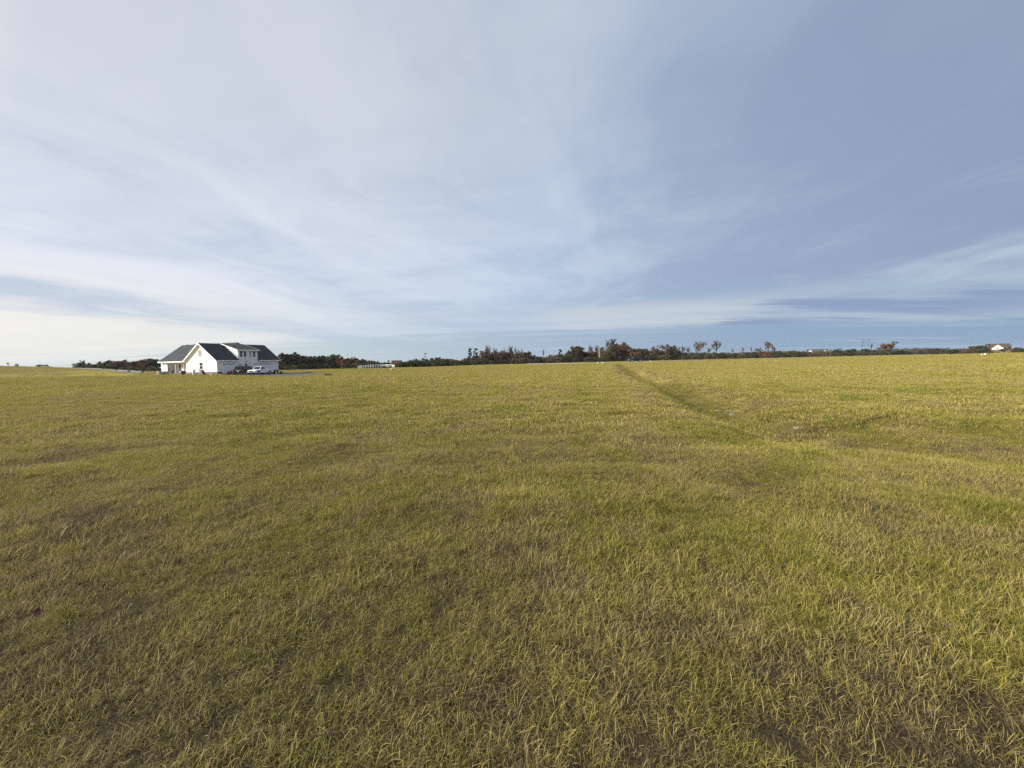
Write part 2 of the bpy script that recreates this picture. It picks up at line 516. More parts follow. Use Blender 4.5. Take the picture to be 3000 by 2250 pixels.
def fbm(x, y, seed, k, n=7):
    rs = np.random.RandomState(seed); z = np.zeros_like(x)
    for i in range(n):
        a = rs.uniform(0, 6.283); q = k * rs.uniform(.5, 1.9)
        z = z + np.sin((math.cos(a) * x + math.sin(a) * y) * q + rs.uniform(0, 6.283))
    return z / math.sqrt(n)


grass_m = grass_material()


def grass_layer(name, label, protos, dens, y0, y1, scale, seed, fade_in, fade_out, spread=1.5, keep=None):
    c = bpy.data.collections.new(name + "_blades")
    for p in protos: c.objects.link(p)
    rs = np.random.RandomState(seed)
    area = (y1 * y1 - max(y0, 0) ** 2) * spread + 6 * (y1 - y0)
    n = int(area * dens)
    # even per area inside the widening wedge in front of the camera (a step wider on both sides)
    yy = np.sqrt(rs.rand(n) * (y1 ** 2 - y0 ** 2) + y0 ** 2) if y0 > 0 else y1 * np.sqrt(rs.rand(n))
    xx = (rs.rand(n) * 2 - 1) * (spread * yy + 3.0)
    pr = np.ones(n)
    if fade_in: pr *= sst((yy - fade_in[0]) / (fade_in[1] - fade_in[0]))
    if fade_out: pr *= 1 - sst((yy - fade_out[0]) / (fade_out[1] - fade_out[0]))
    pr *= np.clip(.97 + .12 * fbm(xx, yy, 3, 2.2), .8, 1)
    dd_, dp_ = ditch_dist(xx, yy)
    pr *= 1 - .75 * np.exp(-(dd_ / .7) ** 2) * sst((dp_ - .30) / .2)
    ok = rs.rand(n) < pr
    if keep is not None: ok &= keep(xx, yy)
    xx, yy = xx[ok], yy[ok]; n = len(xx)
    zz = zg(xx, yy)
    me = bpy.data.meshes.new(name); me.vertices.add(n)
    me.vertices.foreach_set('co', np.stack([xx, yy, zz], 1).astype(np.float32).ravel())
    gr = 1 + .17 * fbm(xx, yy, 11, 2.6) + .08 * fbm(xx, yy, 12, .35)
    sc = scale * np.clip(gr, .6, 1.5) * rs.uniform(.75, 1.25, n)
    me.attributes.new('scl', 'FLOAT', 'POINT').data.foreach_set('value', sc.astype(np.float32))
    rot = np.stack([rs.normal(0, .12, n), rs.normal(0, .12, n), rs.uniform(0, 6.283, n)], 1)
    me.attributes.new('rot', 'FLOAT_VECTOR', 'POINT').data.foreach_set('vector', rot.astype(np.float32).ravel())
    me.attributes.new('idx', 'INT', 'POINT').data.foreach_set('value', rs.randint(0, len(protos), n).astype(np.int32))
    me.materials.append(grass_m)
    o = bpy.data.objects.new(name, me); COL.objects.link(o)
    ng = bpy.data.node_groups.new(name, 'GeometryNodeTree')
    ng.interface.new_socket('Geometry', in_out='INPUT', socket_type='NodeSocketGeometry')
    ng.interface.new_socket('Geometry', in_out='OUTPUT', socket_type='NodeSocketGeometry')
    N, Lk = ng.nodes, ng.links
    gi, go = N.new('NodeGroupInput'), N.new('NodeGroupOutput')
    ci = N.new('GeometryNodeCollectionInfo'); ci.inputs['Collection'].default_value = c
    ci.inputs['Separate Children'].default_value = True; ci.inputs['Reset Children'].default_value = True
    ip = N.new('GeometryNodeInstanceOnPoints'); ip.inputs['Pick Instance'].default_value = True
    def na(nm, ty):
        a = N.new('GeometryNodeInputNamedAttribute'); a.data_type = ty; a.inputs[0].default_value = nm; return a
    Lk.new(gi.outputs[0], ip.inputs['Points']); Lk.new(ci.outputs[0], ip.inputs['Instance'])
    Lk.new(na('idx', 'INT').outputs[0], ip.inputs['Instance Index'])
    Lk.new(na('scl', 'FLOAT').outputs[0], ip.inputs['Scale'])
    e2r = N.new('FunctionNodeEulerToRotation'); Lk.new(na('rot', 'FLOAT_VECTOR').outputs[0], e2r.inputs[0])
    Lk.new(e2r.outputs[0], ip.inputs['Rotation'])
    Lk.new(ip.outputs[0], go.inputs[0])
    md = o.modifiers.new("grass", 'NODES'); md.node_group = ng
    return tag(o, label, 'grass', None, 'stuff')


DRIVE_PX = [(640, 79.3), (672, 75.5), (700, 72.5), (760, 68.5), (815, 66.0), (860, 67.5), (910, 72.5), (965, 83.0), (940, 92.0), (890, 97.0), (812, 98.0), (790, 96.5)]
DRIVE = [gp(a, b) for a, b in DRIVE_PX]


def in_poly(x, y, poly):
    r = np.zeros(np.shape(x), bool); k = len(poly)
    for i in range(k):
        a, b = poly[i], poly[(i + 1) % k]
        c = ((a.y > y) != (b.y > y)) & (x < (b.x - a.x) * (y - a.y) / (b.y - a.y + 1e-9) + a.x)
        r ^= c
    return r


HC = Vector((-61.0, 80.0, 0.0))               # near corner of the white house
HA = R(70)


def keep_out(x, y):
    lx = (x - HC.x) * math.cos(HA) + (y - HC.y) * math.sin(HA)
    ly = -(x - HC.x) * math.sin(HA) + (y - HC.y) * math.cos(HA)
    hill = (x < -.98 * y) & (y > 92) & (y < 172) & (np.sin(x * 12.9898 + y * 78.233) > -.4)
    house = (lx > -.2) & (lx < 20) & (ly > -.1) & (ly < 29)
    return ~(in_poly(x, y, DRIVE) | house | hill)


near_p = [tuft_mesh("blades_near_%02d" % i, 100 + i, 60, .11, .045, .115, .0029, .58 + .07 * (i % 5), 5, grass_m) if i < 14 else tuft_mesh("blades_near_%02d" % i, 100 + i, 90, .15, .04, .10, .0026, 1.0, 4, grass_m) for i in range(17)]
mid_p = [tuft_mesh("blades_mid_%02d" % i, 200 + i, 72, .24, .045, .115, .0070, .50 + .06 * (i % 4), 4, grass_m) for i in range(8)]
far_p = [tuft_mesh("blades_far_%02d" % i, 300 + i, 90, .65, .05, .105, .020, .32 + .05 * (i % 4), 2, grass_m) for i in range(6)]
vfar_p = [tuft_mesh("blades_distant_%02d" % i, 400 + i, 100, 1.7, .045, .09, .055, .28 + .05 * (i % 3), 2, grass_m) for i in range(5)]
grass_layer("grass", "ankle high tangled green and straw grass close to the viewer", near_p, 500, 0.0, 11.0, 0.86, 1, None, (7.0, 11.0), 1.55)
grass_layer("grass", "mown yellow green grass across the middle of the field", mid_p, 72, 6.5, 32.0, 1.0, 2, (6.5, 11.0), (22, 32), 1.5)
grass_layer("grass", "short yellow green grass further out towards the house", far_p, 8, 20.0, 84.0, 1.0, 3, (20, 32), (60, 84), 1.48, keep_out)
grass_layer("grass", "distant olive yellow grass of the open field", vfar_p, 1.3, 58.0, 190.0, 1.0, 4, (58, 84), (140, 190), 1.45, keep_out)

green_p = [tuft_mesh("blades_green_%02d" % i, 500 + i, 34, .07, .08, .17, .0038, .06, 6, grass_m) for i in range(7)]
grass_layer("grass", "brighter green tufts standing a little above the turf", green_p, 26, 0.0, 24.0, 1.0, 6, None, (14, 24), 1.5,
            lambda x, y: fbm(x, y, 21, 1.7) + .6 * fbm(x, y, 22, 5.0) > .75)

# a few taller seed stalks standing above the turf
stalk_m = mat("dead_stalk", (.10, .075, .05), .9)
for i, (px, Yd, h, ln) in enumerate([(2412, 4.75, .24, -.05), (2383, 9.6, .42, .04), (2100, 6.0, .2, .06), (1120, 7.6, .22, -.05)]):
    g = gp(px, Yd); b = MB()
    b.tube([(0, 0, -.02), (ln * .5, 0, h * .5), (ln, .01, h)], [.004, .003, .0015], 5)
    for k in range(5):
        z = h * (.45 + .1 * k); q = (-1) ** k
        b.tube([(ln * z / h, 0, z), (ln * z / h + q * .02, .006, z + .03)], [.0015, .0008], 4)
    o = b.build("dead_stalk", stalk_m); o.location = g
    tag(o, ["thin dark dead weed stalk leaning over the near grass on the right", "tall dark dead stalk standing in grass beside the ditch rocks",
            "short dead stalk in the grass before the ditch", "lone dead stalk in grass in front of the white house"][i], 'stalk')
lf = MB(); lf.poly([(0, 0, 0), (.012, .018, .006), (.01, .04, .01), (0, .055, .004), (-.012, .04, .012), (-.012, .016, .004)])
lo = lf.build("fallen_leaf", mat("red_leaf", (.10, .02, .012), .6)); g = gp(36, 2.25)
lo.location = (g.x, g.y, g.z + .09); lo.rotation_euler = (.5, .2, .6); tag(lo, "small dark red fallen leaf caught in the grass", 'leaf')

# pale rocks along the ditch
rock_m = mat("pale_rock", (.17, .155, .13), .9, var=.35, vscale=6, bump=.4)
for i, (px, Yd, wd) in enumerate([(2108, 14.6, .30), (2138, 14.0, .34), (2150, 13.2, .36), (2160, 13.5, .3), (2240, 11.3, .20), (2165, 9.7, .36), (2208, 8.9, .30), (2345, 9.2, .26), (2330, 9.9, .2), (2190, 10.6, .24), (2275, 10.2, .16)]):
    g = gp(px, Yd); rs = random.Random(40 + i)
    bm = bmesh.new(); bmesh.ops.create_icosphere(bm, subdivisions=2, radius=.5)
    ax = [Vector((rs.uniform(-1, 1), rs.uniform(-1, 1), rs.uniform(-1, 1))).normalized() for _ in range(7)]
    for v in bm.verts:
        for a_ in ax:
            d = v.co.dot(a_)
            if d > .33: v.co -= a_ * (d - .33)
        v.co.x *= wd * 1.0; v.co.y *= wd * .7; v.co.z *= wd * .32
    me = bpy.data.meshes.new("pale_rock"); bm.to_mesh(me); bm.free(); me.materials.append(rock_m)
    o = bpy.data.objects.new("pale_rock", me); COL.objects.link(o)
    o.location = (g.x, g.y, g.z + wd * .10); o.rotation_euler = (rs.uniform(-.15, .15), rs.uniform(-.15, .15), rs.uniform(0, 3))
    tag(o, "pale flat limestone rock lying in the grassy ditch", 'rock', 'pale rocks along the ditch')


# ------------------------------------------------------------------ roads
asph = mat("asphalt", (.075, .075, .078), .9, var=.25, vscale=.8, bump=.2)
asph_pale = mat("worn_asphalt", (.20, .197, .188), .9, var=.15, vscale=.5)


def ribbon(name, pts, wid, m, dz=.05, sub=10):
    P = [Vector(p) for p in pts]; out = []
    for i in range(len(P) - 1):
        p0, p1, p2, p3 = P[max(i - 1, 0)], P[i], P[i + 1], P[min(i + 2, len(P) - 1)]
        for k in range(sub):
            t = k / sub
            out.append(.5 * (2 * p1 + (p2 - p0) * t + (2 * p0 - 5 * p1 + 4 * p2 - p3) * t * t + (3 * p1 - p0 - 3 * p2 + p3) * t ** 3))
    out.append(P[-1]); V, Fc = [], []
    for i, p in enumerate(out):
        t = out[min(i + 1, len(out) - 1)] - out[max(i - 1, 0)]; t.z = 0; t.normalize(); n = Vector((-t.y, t.x, 0))
        zc = max(gz(*(p + n * k * wid / 2).xy) for k in (-1, -.5, 0, .5, 1))
        for k in (-1, 1):
            q = p + n * k * wid / 2; V.append((q.x, q.y, zc + dz))
        for k in (-1.12, 1.12):
            q = p + n * k * wid / 2; V.append((q.x, q.y, min(zc - .3, gz(q.x, q.y) - .2)))
    for i in range(len(out) - 1):
        a, b = 4 * i, 4 * i + 4
        Fc += [(a, a + 1, b + 1, b), (a, b, b + 2, a + 2), (a + 1, a + 3, b + 3, b + 1)]
    return tag(mk(name, V, Fc, m), kind='structure')


ribbon("road", [gp(-320, 235), gp(-100, 222), gp(60, 205), (gp(200, 180)), gp(320, 152), gp(430, 126), gp(520, 116), gp(640, 118), gp(760, 128), gp(880, 146), gp(985, 166), gp(1062, 184), gp(1150, 206)], 5.6, asph_pale)
ribbon("road", [gp(1560, 190), gp(1690, 150), gp(1800, 141), gp(1950, 140), gp(2130, 146), gp(2400, 165), gp(2700, 190)], 5.5, asph_pale, .34)
# asphalt driveway in front of the garage, draped over the ground
bm = bmesh.new()
vs = [bm.verts.new((p.x, p.y, 0)) for p in DRIVE]
hw_ = [Vector((HC.x + x * math.cos(HA) - y * math.sin(HA), HC.y + x * math.sin(HA) + y * math.cos(HA))) for x, y in ((14.3, .12), (7, .12), (.9, .12))]
vs += [bm.verts.new((p.x, p.y, 0)) for p in hw_]
f = bm.faces.new(vs)
bmesh.ops.triangulate(bm, faces=[f])
for _ in range(3): bmesh.ops.subdivide_edges(bm, edges=[e for e in bm.edges if e.calc_length() > 2.0], cuts=1, use_grid_fill=False); bmesh.ops.triangulate(bm, faces=bm.faces)
for v in bm.verts: v.co.z = gz(v.co.x, v.co.y) + .055
me = bpy.data.meshes.new("driveway"); bm.to_mesh(me); bm.free(); me.materials.append(asph)
dv = bpy.data.objects.new("driveway", me); COL.objects.link(dv); tag(dv, kind='structure')
DRIVE_Z = .055


# ------------------------------------------------------------------ the white house
def siding_mat():
    m = bpy.data.materials.new("white_siding"); m.use_nodes = True
    nt = m.node_tree; b = nt.nodes['Principled BSDF']; b.inputs['Roughness'].default_value = .55
    t = nt.nodes.new('ShaderNodeTexCoord'); x, y, z = sep(nt, S(nt, t.outputs['Object']))
    lap = (z / .18)._m('FRACT'); n = noise(nt, S(nt, t.outputs['Object']), .8, 4, .6)
    c = mixc(nt, n, (.74, .74, .725), (.79, .79, .78))
    nt.links.new(c.k, b.inputs['Base Color'])
    bp = nt.nodes.new('ShaderNodeBump'); bp.inputs[0].default_value = .5; bp.inputs[1].default_value = .02
    nt.links.new(lap.k, bp.inputs['Height']); nt.links.new(bp.outputs[0], b.inputs['Normal'])
    return m


def shingle_mat(name, c0, c1):
    m = bpy.data.materials.new(name); m.use_nodes = True
    nt = m.node_tree; b = nt.nodes['Principled BSDF']; b.inputs['Roughness'].default_value = .9
    b.inputs['Specular IOR Level'].default_value = .15
    t = nt.nodes.new('ShaderNodeTexCoord'); x, y, z = sep(nt, S(nt, t.outputs['Object']))
    br = nt.nodes.new('ShaderNodeTexBrick'); br.inputs['Scale'].default_value = 1.0
    nt.links.new(xyz(nt, x + y, z * 1.35).k, br.inputs['Vector'])
    br.inputs['Color1'].default_value = (*c0, 1); br.inputs['Color2'].default_value = (*c1, 1)
    br.inputs['Mortar'].default_value = (c0[0] * .6, c0[1] * .6, c0[2] * .6, 1)
    br.inputs['Brick Width'].default_value = .34; br.inputs['Row Height'].default_value = .14; br.inputs['Mortar Size'].default_value = .01
    n = noise(nt, S(nt, t.outputs['Object']), .7, 4, .6)
    c = mixc(nt, 1.0, S(nt, br.outputs[0]), ramp(nt, n, [(.3, .8), (.7, 1.2)]), 'MULTIPLY')
    nt.links.new(c.k, b.inputs['Base Color'])
    return m


def brick_mat(name, c0, c1):
    m = bpy.data.materials.new(name); m.use_nodes = True
    nt = m.node_tree; b = nt.nodes['Principled BSDF']; b.inputs['Roughness'].default_value = .9
    t = nt.nodes.new('ShaderNodeTexCoord'); x, y, z = sep(nt, S(nt, t.outputs['Object']))
    br = nt.nodes.new('ShaderNodeTexBrick'); br.inputs['Scale'].default_value = 1.0
    nt.links.new(xyz(nt, x + y, z).k, br.inputs['Vector'])
    br.inputs['Color1'].default_value = (*c0, 1); br.inputs['Color2'].default_value = (*c1, 1); br.inputs['Mortar'].default_value = (.20, .18, .16, 1)
    br.inputs['Brick Width'].default_value = .22; br.inputs['Row Height'].default_value = .075; br.inputs['Mortar Size'].default_value = .01
    nt.links.new(br.outputs[0], b.inputs['Base Color'])
    return m


siding = siding_mat()
white = mat("white_paint", (.84, .84, .83), .5)
roofm = shingle_mat("dark_shingles", (.042, .047, .056), (.060, .066, .075))
brickm = brick_mat("foundation_brick", (.11, .075, .062), (.15, .105, .088))
glass = mat("window_glass", (.014, .016, .022), .1, spec=.35)
glass_blue = mat("pale_blind", (.30, .36, .40), .3)
glass_pink = mat("drawn_curtain", (.30, .25, .24), .5)
gdoor = mat("garage_door_paint", (.74, .76, .78), .5)
blackm = mat("black_metal", (.02, .02, .022), .5)
tan = mat("porch_post_shade", (.42, .35, .33), .6)  # pinkish brown-grey puts the porch shade into the post colour
conc = mat("concrete", (.42, .40, .37), .9, var=.15)

house = thing("white_house", "white two storey house with dark shingle roof and attached garage", 'house', HC + Vector((0, 0, .30)), HA)


def slab(pts, th=.16):
    b = MB(); b.prism([(p[0], p[1], p[2] - th) for p in pts], (0, 0, th)); return b


TH = .2
fm = MB(); fm.box(.03, 13.97, .03, 9.67, -1.0, .44); fm.box(4.45, 13.9, 9.7, 26.65, -1.0, .44)
fm.build("foundation", brickm, house)
# garage block walls: front (with the dormer face), two gables, back
wl = MB()
front = [(0, 0, .42), (0, 0, 3.05), (4.5, 0, 3.05), (4.5, 0, 5.06), (8.9, 0, 5.06), (8.9, 0, 3.05), (14, 0, 3.05), (14, 0, .42)]
wl.prism([(0, 0, .40), (14, 0, .40), (14, 0, 3.02), (8.9, 0, 3.02), (8.9, 0, 5.06), (4.5, 0, 5.06), (4.5, 0, 3.02), (0, 0, 3.02)], (0, TH, 0))
wl.build("wall", siding, house)
for nm, x0 in (("gable_wall", 0.0), ("gable_wall", 13.8)):
    b = MB(); b.prism([(x0, .21, .40), (x0, 9.7, .40), (x0, 9.7, 3.02), (x0, 4.85, 6.42), (x0, .21, 3.12)], (TH, 0, 0)); b.build(nm, siding, house)
for x0 in (4.5, 8.7):
    b = MB(); b.prism([(x0, .21, 3.1), (x0, 4.85, 6.40), (x0, .21, 5.10)], (TH, 0, 0)); b.build("dormer_side", siding, house)
b = MB(); b.box(.21, 13.79, 9.5, 9.7, .4, 3.02); b.build("wall", siding, house)
sl_ = .711
def gzr(y): return 6.55 - sl_ * abs(y - 4.85)
for x0, x1 in ((-.38, 4.48), (8.92, 14.38)):
    o = slab([(x0, -.42, gzr(-.42)), (x1, -.42, gzr(-.42)), (x1, 4.85, 6.55), (x0, 4.85, 6.55)]).build("roof", roofm, house)
    MB().box(x0 + .01, x1 - .01, -.46, -.425, gzr(-.42) - .22, gzr(-.42) - .02).build("fascia", white, o)
o = slab([(-.38, 4.855, 6.55), (14.38, 4.855, 6.55), (14.38, 10.12, gzr(10.12)), (-.38, 10.12, gzr(10.12))]).build("roof", roofm, house)
o2 = slab([(4.15, -.42, 5.10), (9.25, -.42, 5.10), (9.25, 4.80, 6.60), (4.15, 4.80, 6.60)], .13).build("roof", roofm, house)
MB().box(4.15, 9.25, -.46, -.425, 4.90, 5.09).build("fascia", white, o2)
for x0 in (4.09, 9.255):
    MB().prism([(x0, -.42, 4.93), (x0, 4.78, 6.42), (x0, 4.78, 6.60), (x0, -.42, 5.10)], (.055, 0, 0)).build("fascia", white, o2)
for x0 in (-.44, 14.385):
    for s_ in (-1, 1):
        y1 = 4.85 + s_ * 5.27
        MB().prism([(x0, y1, gzr(y1) - .24), (x0, 4.85 + s_ * .001, 6.30), (x0, 4.85 + s_ * .001, 6.57), (x0, y1, gzr(y1) + .02)], (.055, 0, 0)).build("fascia", white, o)
# soffits that close the overhang of the gable
for s_ in (-1, 1):
    y1 = 4.85 + s_ * 5.2
    MB().prism([(-.38, y1, gzr(y1) - .19), (-.38, 4.85 + s_ * .01, 6.37), (0.0, 4.85 + s_ * .01, 6.37), (0.0, y1, gzr(y1) - .19)], (0, 0, .02)).build("soffit", white, house)
# main wing
b = MB(); b.box(5.7, 5.9, 9.7, 24.3, .4, 2.9); b.box(4.45, 5.7, 24.3, 24.5, .4, 2.9); b.box(4.45, 4.65, 24.5, 26.7, .4, 2.9)
b.build("porch_wall", siding, house)
b = MB(); b.prism([(4.66, 26.7, .4), (13.9, 26.7, .4), (13.9, 26.7, 3.2), (9.2, 26.7, 6.85), (4.66, 26.7, 3.2)], (0, -.2, 0)); b.build("gable_wall", siding, house)
b = MB(); b.box(13.7, 13.9, 9.71, 26.5, .4, 3.1); b.build("wall", siding, house)
ro = slab([(3.9, 26.85, 2.97), (3.9, 1.5, 2.97), (9.2, 6.7, 7.09), (9.2, 26.85, 7.09)]).build("roof", roofm, house)
slab([(14.5, 1.5, 2.97), (14.5, 26.85, 2.97), (9.205, 26.85, 7.09), (9.205, 6.7, 7.09)]).build("roof", roofm, house)
slab([(3.92, 1.48, 2.97), (14.48, 1.48, 2.97), (9.2, 6.69, 7.09)]).build("roof", roofm, house)
MB().box(3.84, 3.895, 10.2, 26.85, 2.70, 2.95).build("fascia", white, ro)
for s_ in (-1, 1):
    x1 = 9.2 + s_ * 5.3
    MB().prism([(x1, 26.86, 2.73), (9.2 + .001 * s_, 26.86, 6.85), (9.2 + .001 * s_, 26.86, 7.11), (x1, 26.86, 2.99)], (0, .055, 0)).build("fascia", white, ro)
for yv in (24.6, 21.8):
    MB().box(9.05, 9.35, yv - .35, yv + .35, 7.08, 7.16).build("ridge_vent", blackm, ro)
MB().tube([(6.1, 16.6, 4.4), (6.1, 16.6, 5.2)], .06, 8).build("vent_pipe", white, ro)
for xv in (6.1, 7.9):
    MB().box(xv - .2, xv + .2, 5.5, 5.8, 6.20, 6.50).build("ridge_vent", blackm, o2)
po = MB().box(4.15, 5.69, 9.75, 24.28, -.8, .38).build("porch_floor", brickm, house)
MB().box(4.25, 4.55, 9.75, 24.28, 2.52, 2.80).build("porch_beam", white, house)
MB().box(4.56, 5.69, 9.75, 24.28, 2.70, 2.74).build("porch_ceiling", white, house)
for yv in (24.1, 21.1, 18.0, 14.9, 11.8):
    p = MB().box(4.29, 4.51, yv - .11, yv + .11, .38, 2.52).build("porch_post", tan, house)
    MB().box(4.25, 4.55, yv - .15, yv + .15, .381, .55).build("post_base", tan, p)


def window(side, c, u0, u1, z0, z1, pane=None, rail=True, off=0.0):
    """side 'y-': on a wall facing -y at y=c; 'x-': on a wall facing -x at x=c"""
    pane = pane or glass
    def bx(b, ua, ub, za, zb, d0, d1):
        if side == 'y-': b.box(ua, ub, c - d1, c - d0, za, zb)
        else: b.box(c - d1, c - d0, ua, ub, za, zb)
        return b
    t = .06
    fr = MB()
    for a, b_, za, zb in ((u0 - t, u0, z0 - t, z1 + t), (u1, u1 + t, z0 - t, z1 + t), (u0, u1, z1, z1 + t), (u0, u1, z0 - t, z0)):
        bx(fr, a, b_, za, zb, .002, .055)
    f = fr.build("window", white, house)
    zm = (z0 + z1) / 2
    if rail:
        bx(MB(), u0, u1, z0, zm - .03, .004, .022).build("pane", pane, f)
        bx(MB(), u0, u1, zm + .03, z1, .004, .030).build("pane", pane, f)
        bx(MB(), u0, u1, zm - .03, zm + .03, .003, .042).build("sash_rail", white, f)
    else:
        bx(MB(), u0, u1, z0, z1, .004, .022).build("pane", pane, f)
    bx(MB(), u0 - .12, u1 + .12, z0 - t - .05, z0 - t - .002, .002, .08).build("sill", white, f)
    return f


window('x-', 0.0, 4.5, 5.45, 3.68, 5.05, glass_pink, False)
window('x-', 0.0, 4.4, 5.3, 1.05, 2.42)
for i, (a, b_) in enumerate(((4.88, 5.42), (5.74, 6.28), (6.95, 7.47), (7.86, 8.38))):
    window('y-', 0.0, a, b_, 3.56, 4.76, glass_blue if i == 2 else glass)
window('y-', 0.0, 4.35, 5.1, 1.1, 1.98, glass_blue)
window('x-', 5.7, 18.9, 19.4, 1.15, 2.25)
window('x-', 5.7, 13.2, 14.0, 1.15, 2.25)
d = MB().box(5.64, 5.698, 21.4, 22.3, .40, 2.42).build("door", white, house)
MB().box(5.615, 5.639, 21.55, 22.15, .60, 2.25).build("pane", glass, d)
MB().box(5.59, 5.614, 22.19, 22.25, 1.2, 1.32).build("handle", blackm, d)
d = MB().box(5.65, 6.55, -.05, -.002, .35, 2.20).build("door", gdoor, house)
MB().box(5.85, 6.35, -.075, -.051, 1.35, 1.98).build("pane", glass, d)
MB().box(6.42, 6.48, -.10, -.051, 1.1, 1.2).build("handle", blackm, d)
for x0, x1, nl in ((1.2, 3.7, 4), (7.75, 12.1, 8)):
    d = MB().box(x0, x1, -.03, -.002, -.05, 2.16).build("garage_door", gdoor, house)
    b = MB(); t = .12
    b.box(x0 - t, x0, -.07, -.001, -.05, 2.16 + t); b.box(x1, x1 + t, -.07, -.001, -.05, 2.16 + t); b.box(x0, x1, -.07, -.001, 2.161, 2.16 + t)
    b.build("frame", white, d)
    for r_ in range(4):
        MB().box(x0 + .01, x1 - .01, -.045, -.031, -.02 + r_ * .545, -.02 + r_ * .545 + .515).build("panel", gdoor, d)
    wd_ = (x1 - x0) / nl
    for k in range(nl):
        MB().box(x0 + k * wd_ + .06, x0 + (k + 1) * wd_ - .06, -.058, -.046, 1.82, 2.06).build("pane", glass_blue, d)
for xv in (2.5, 6.1, 10.05):
    l_ = MB().box(xv - .06, xv + .06, -.12, -.001, 2.50, 2.62).build("wall_lamp", blackm, house)
    MB().lathe([(.05, 2.62), (.20, 2.50), (.21, 2.47)], (xv, -.26, 0), 'z', 10).build("lamp_shade", blackm, l_)
MB().box(.55, .75, -.06, -.001, .9, 1.05).build("vent_cover", conc, house)


def hl(x, y, z=0.0):
    """house-local to world"""
    wx = HC.x + x * math.cos(HA) - y * math.sin(HA); wy = HC.y + x * math.sin(HA) + y * math.cos(HA)
    return Vector((wx, wy, gz(wx, wy) + z))


# ------------------------------------------------------------------ things round the house
ac_m = mat("condenser_grille", (.30, .32, .33), .6, .3, var=.2, vscale=20)
for i, (px, Yd) in enumerate(((468.5, 88.5), (484.5, 89.5))):
    t = thing("air_conditioner", ["grey outdoor air conditioner unit farther from the porch", "grey outdoor air conditioner unit nearer the porch"][i], 'air conditioner', gp(px, Yd, -.02), HA)
    MB().box(-.45, .45, -.45, .45, .06, .88).build("cabinet", ac_m, t, bevel=.03)
    MB().box(-.55, .55, -.55, .55, 0, .06).build("pad", conc, t)
    MB().lathe([(.36, .88), (.36, .91), (.1, .92)], (0, 0, 0), 'z', 14).build("fan_grille", blackm, t)
    for k in range(6):
        MB().box(-.47, -.45, -.38, .38, .16 + k * .11, .2 + k * .11).build("louver", blackm, t)
# wheeled bin
t = thing("wheeled_bin", "black wheeled rubbish bin standing before the porch", 'bin', gp(537, 80.0, -.02), R(100)); t.scale = (.9, .9, .92)
b = MB(); z0, z1 = .08, 1.05
lo_, hi_ = [(-.24, -.26), (.24, -.26), (.24, .26), (-.24, .26)], [(-.33, -.32), (.36, -.32), (.36, .32), (-.33, .32)]
n = len(b.v); b.v += [(x, y, z0) for x, y in lo_] + [(x, y, z1) for x, y in hi_]
b.f += [(3, 2, 1, 0), (4, 5, 6, 7), (0, 1, 5, 4), (1, 2, 6, 5), (2, 3, 7, 6), (3, 0, 4, 7)]
binm = mat("bin_plastic", (.018, .02, .026), .5)
b.build("tub", binm, t, bevel=.03)
MB().prism([(-.36, -.35, 1.051), (.40, -.35, 1.051), (.34, -.35, 1.12), (-.36, -.35, 1.16)], (0, .70, 0)).build("lid", binm, t, bevel=.02)
for s_ in (-1, 1): MB().lathe([(.12, -.03), (.12, .03)], (-.27, s_ * .28, .12), 'y', 12).build("wheel", blackm, t)
MB().tube([(-.42, -.25, 1.0), (-.42, .25, 1.0)], .02, 6).build("handle", binm, t)
# playset: hoop, ladder, slide
ps = thing("play_slide", "dark red curved play slide with a pale hoop by the gable wall", 'slide', gp(586, 79.0), R(160))
px_m = mat("hoop_plastic", (.55, .57, .58), .5); slm = mat("slide_plastic", (.075, .018, .024), .45)
hoop = [(-.85, 0, 0), (-.9, 0, .9)] + [(-.9 * math.cos(a), 0, 1.0 + .75 * math.sin(a)) for a in [i * math.pi / 10 for i in range(11)]] + [(.9, 0, .9), (.85, 0, .3)]
hoop = [(x + .85, y, z) for x, y, z in hoop]
MB().tube(hoop, .06, 8).build("hoop", px_m, ps)
MB().box(1.75, 2.1, -.25, .25, 0, 1.25).build("panel", px_m, ps, bevel=.08)
cur = [(-.15, 0, 1.02), (-.45, 0, 1.05), (-.8, 0, .86), (-1.05, 0, .45), (-1.3, -.05, .08), (-1.5, -.05, .04)]
b = MB()
for i in range(len(cur) - 1):
    (xa, ya, za), (xb, yb, zb) = cur[i], cur[i + 1]
    b.prism([(xa, ya - .24, za), (xb, yb - .24, zb), (xb, yb + .24, zb), (xa, ya + .24, za)], (0, 0, .05))
    for q in (-.27, .22): b.prism([(xa, ya + q, za), (xb, yb + q, zb), (xb, yb + q + .05, zb), (xa, ya + q + .05, za)], (0, 0, .16))
b.build("chute", slm, ps)
MB().box(-.45, .12, -.3, .3, .92, .99).build("platform", slm, ps)
for x in (-.4, .08):
    for y in (-.26, .26): MB().tube([(x, y, 0), (x, y, .92)], .035, 6).build("leg", px_m, ps)
# black drain hose between bin and playset
hs = [gp(507 + i * 9.5, 79.8 - .5 * math.sin(i * .5), .10 + .40 * (abs(i - 3.6) / 4.0) ** 2) for i in range(9)]
o = MB().tube(hs, .045, 8).build("garden_hose", blackm, None, True); tag(o, "black hose sagging across the grass from bin to slide", 'hose')
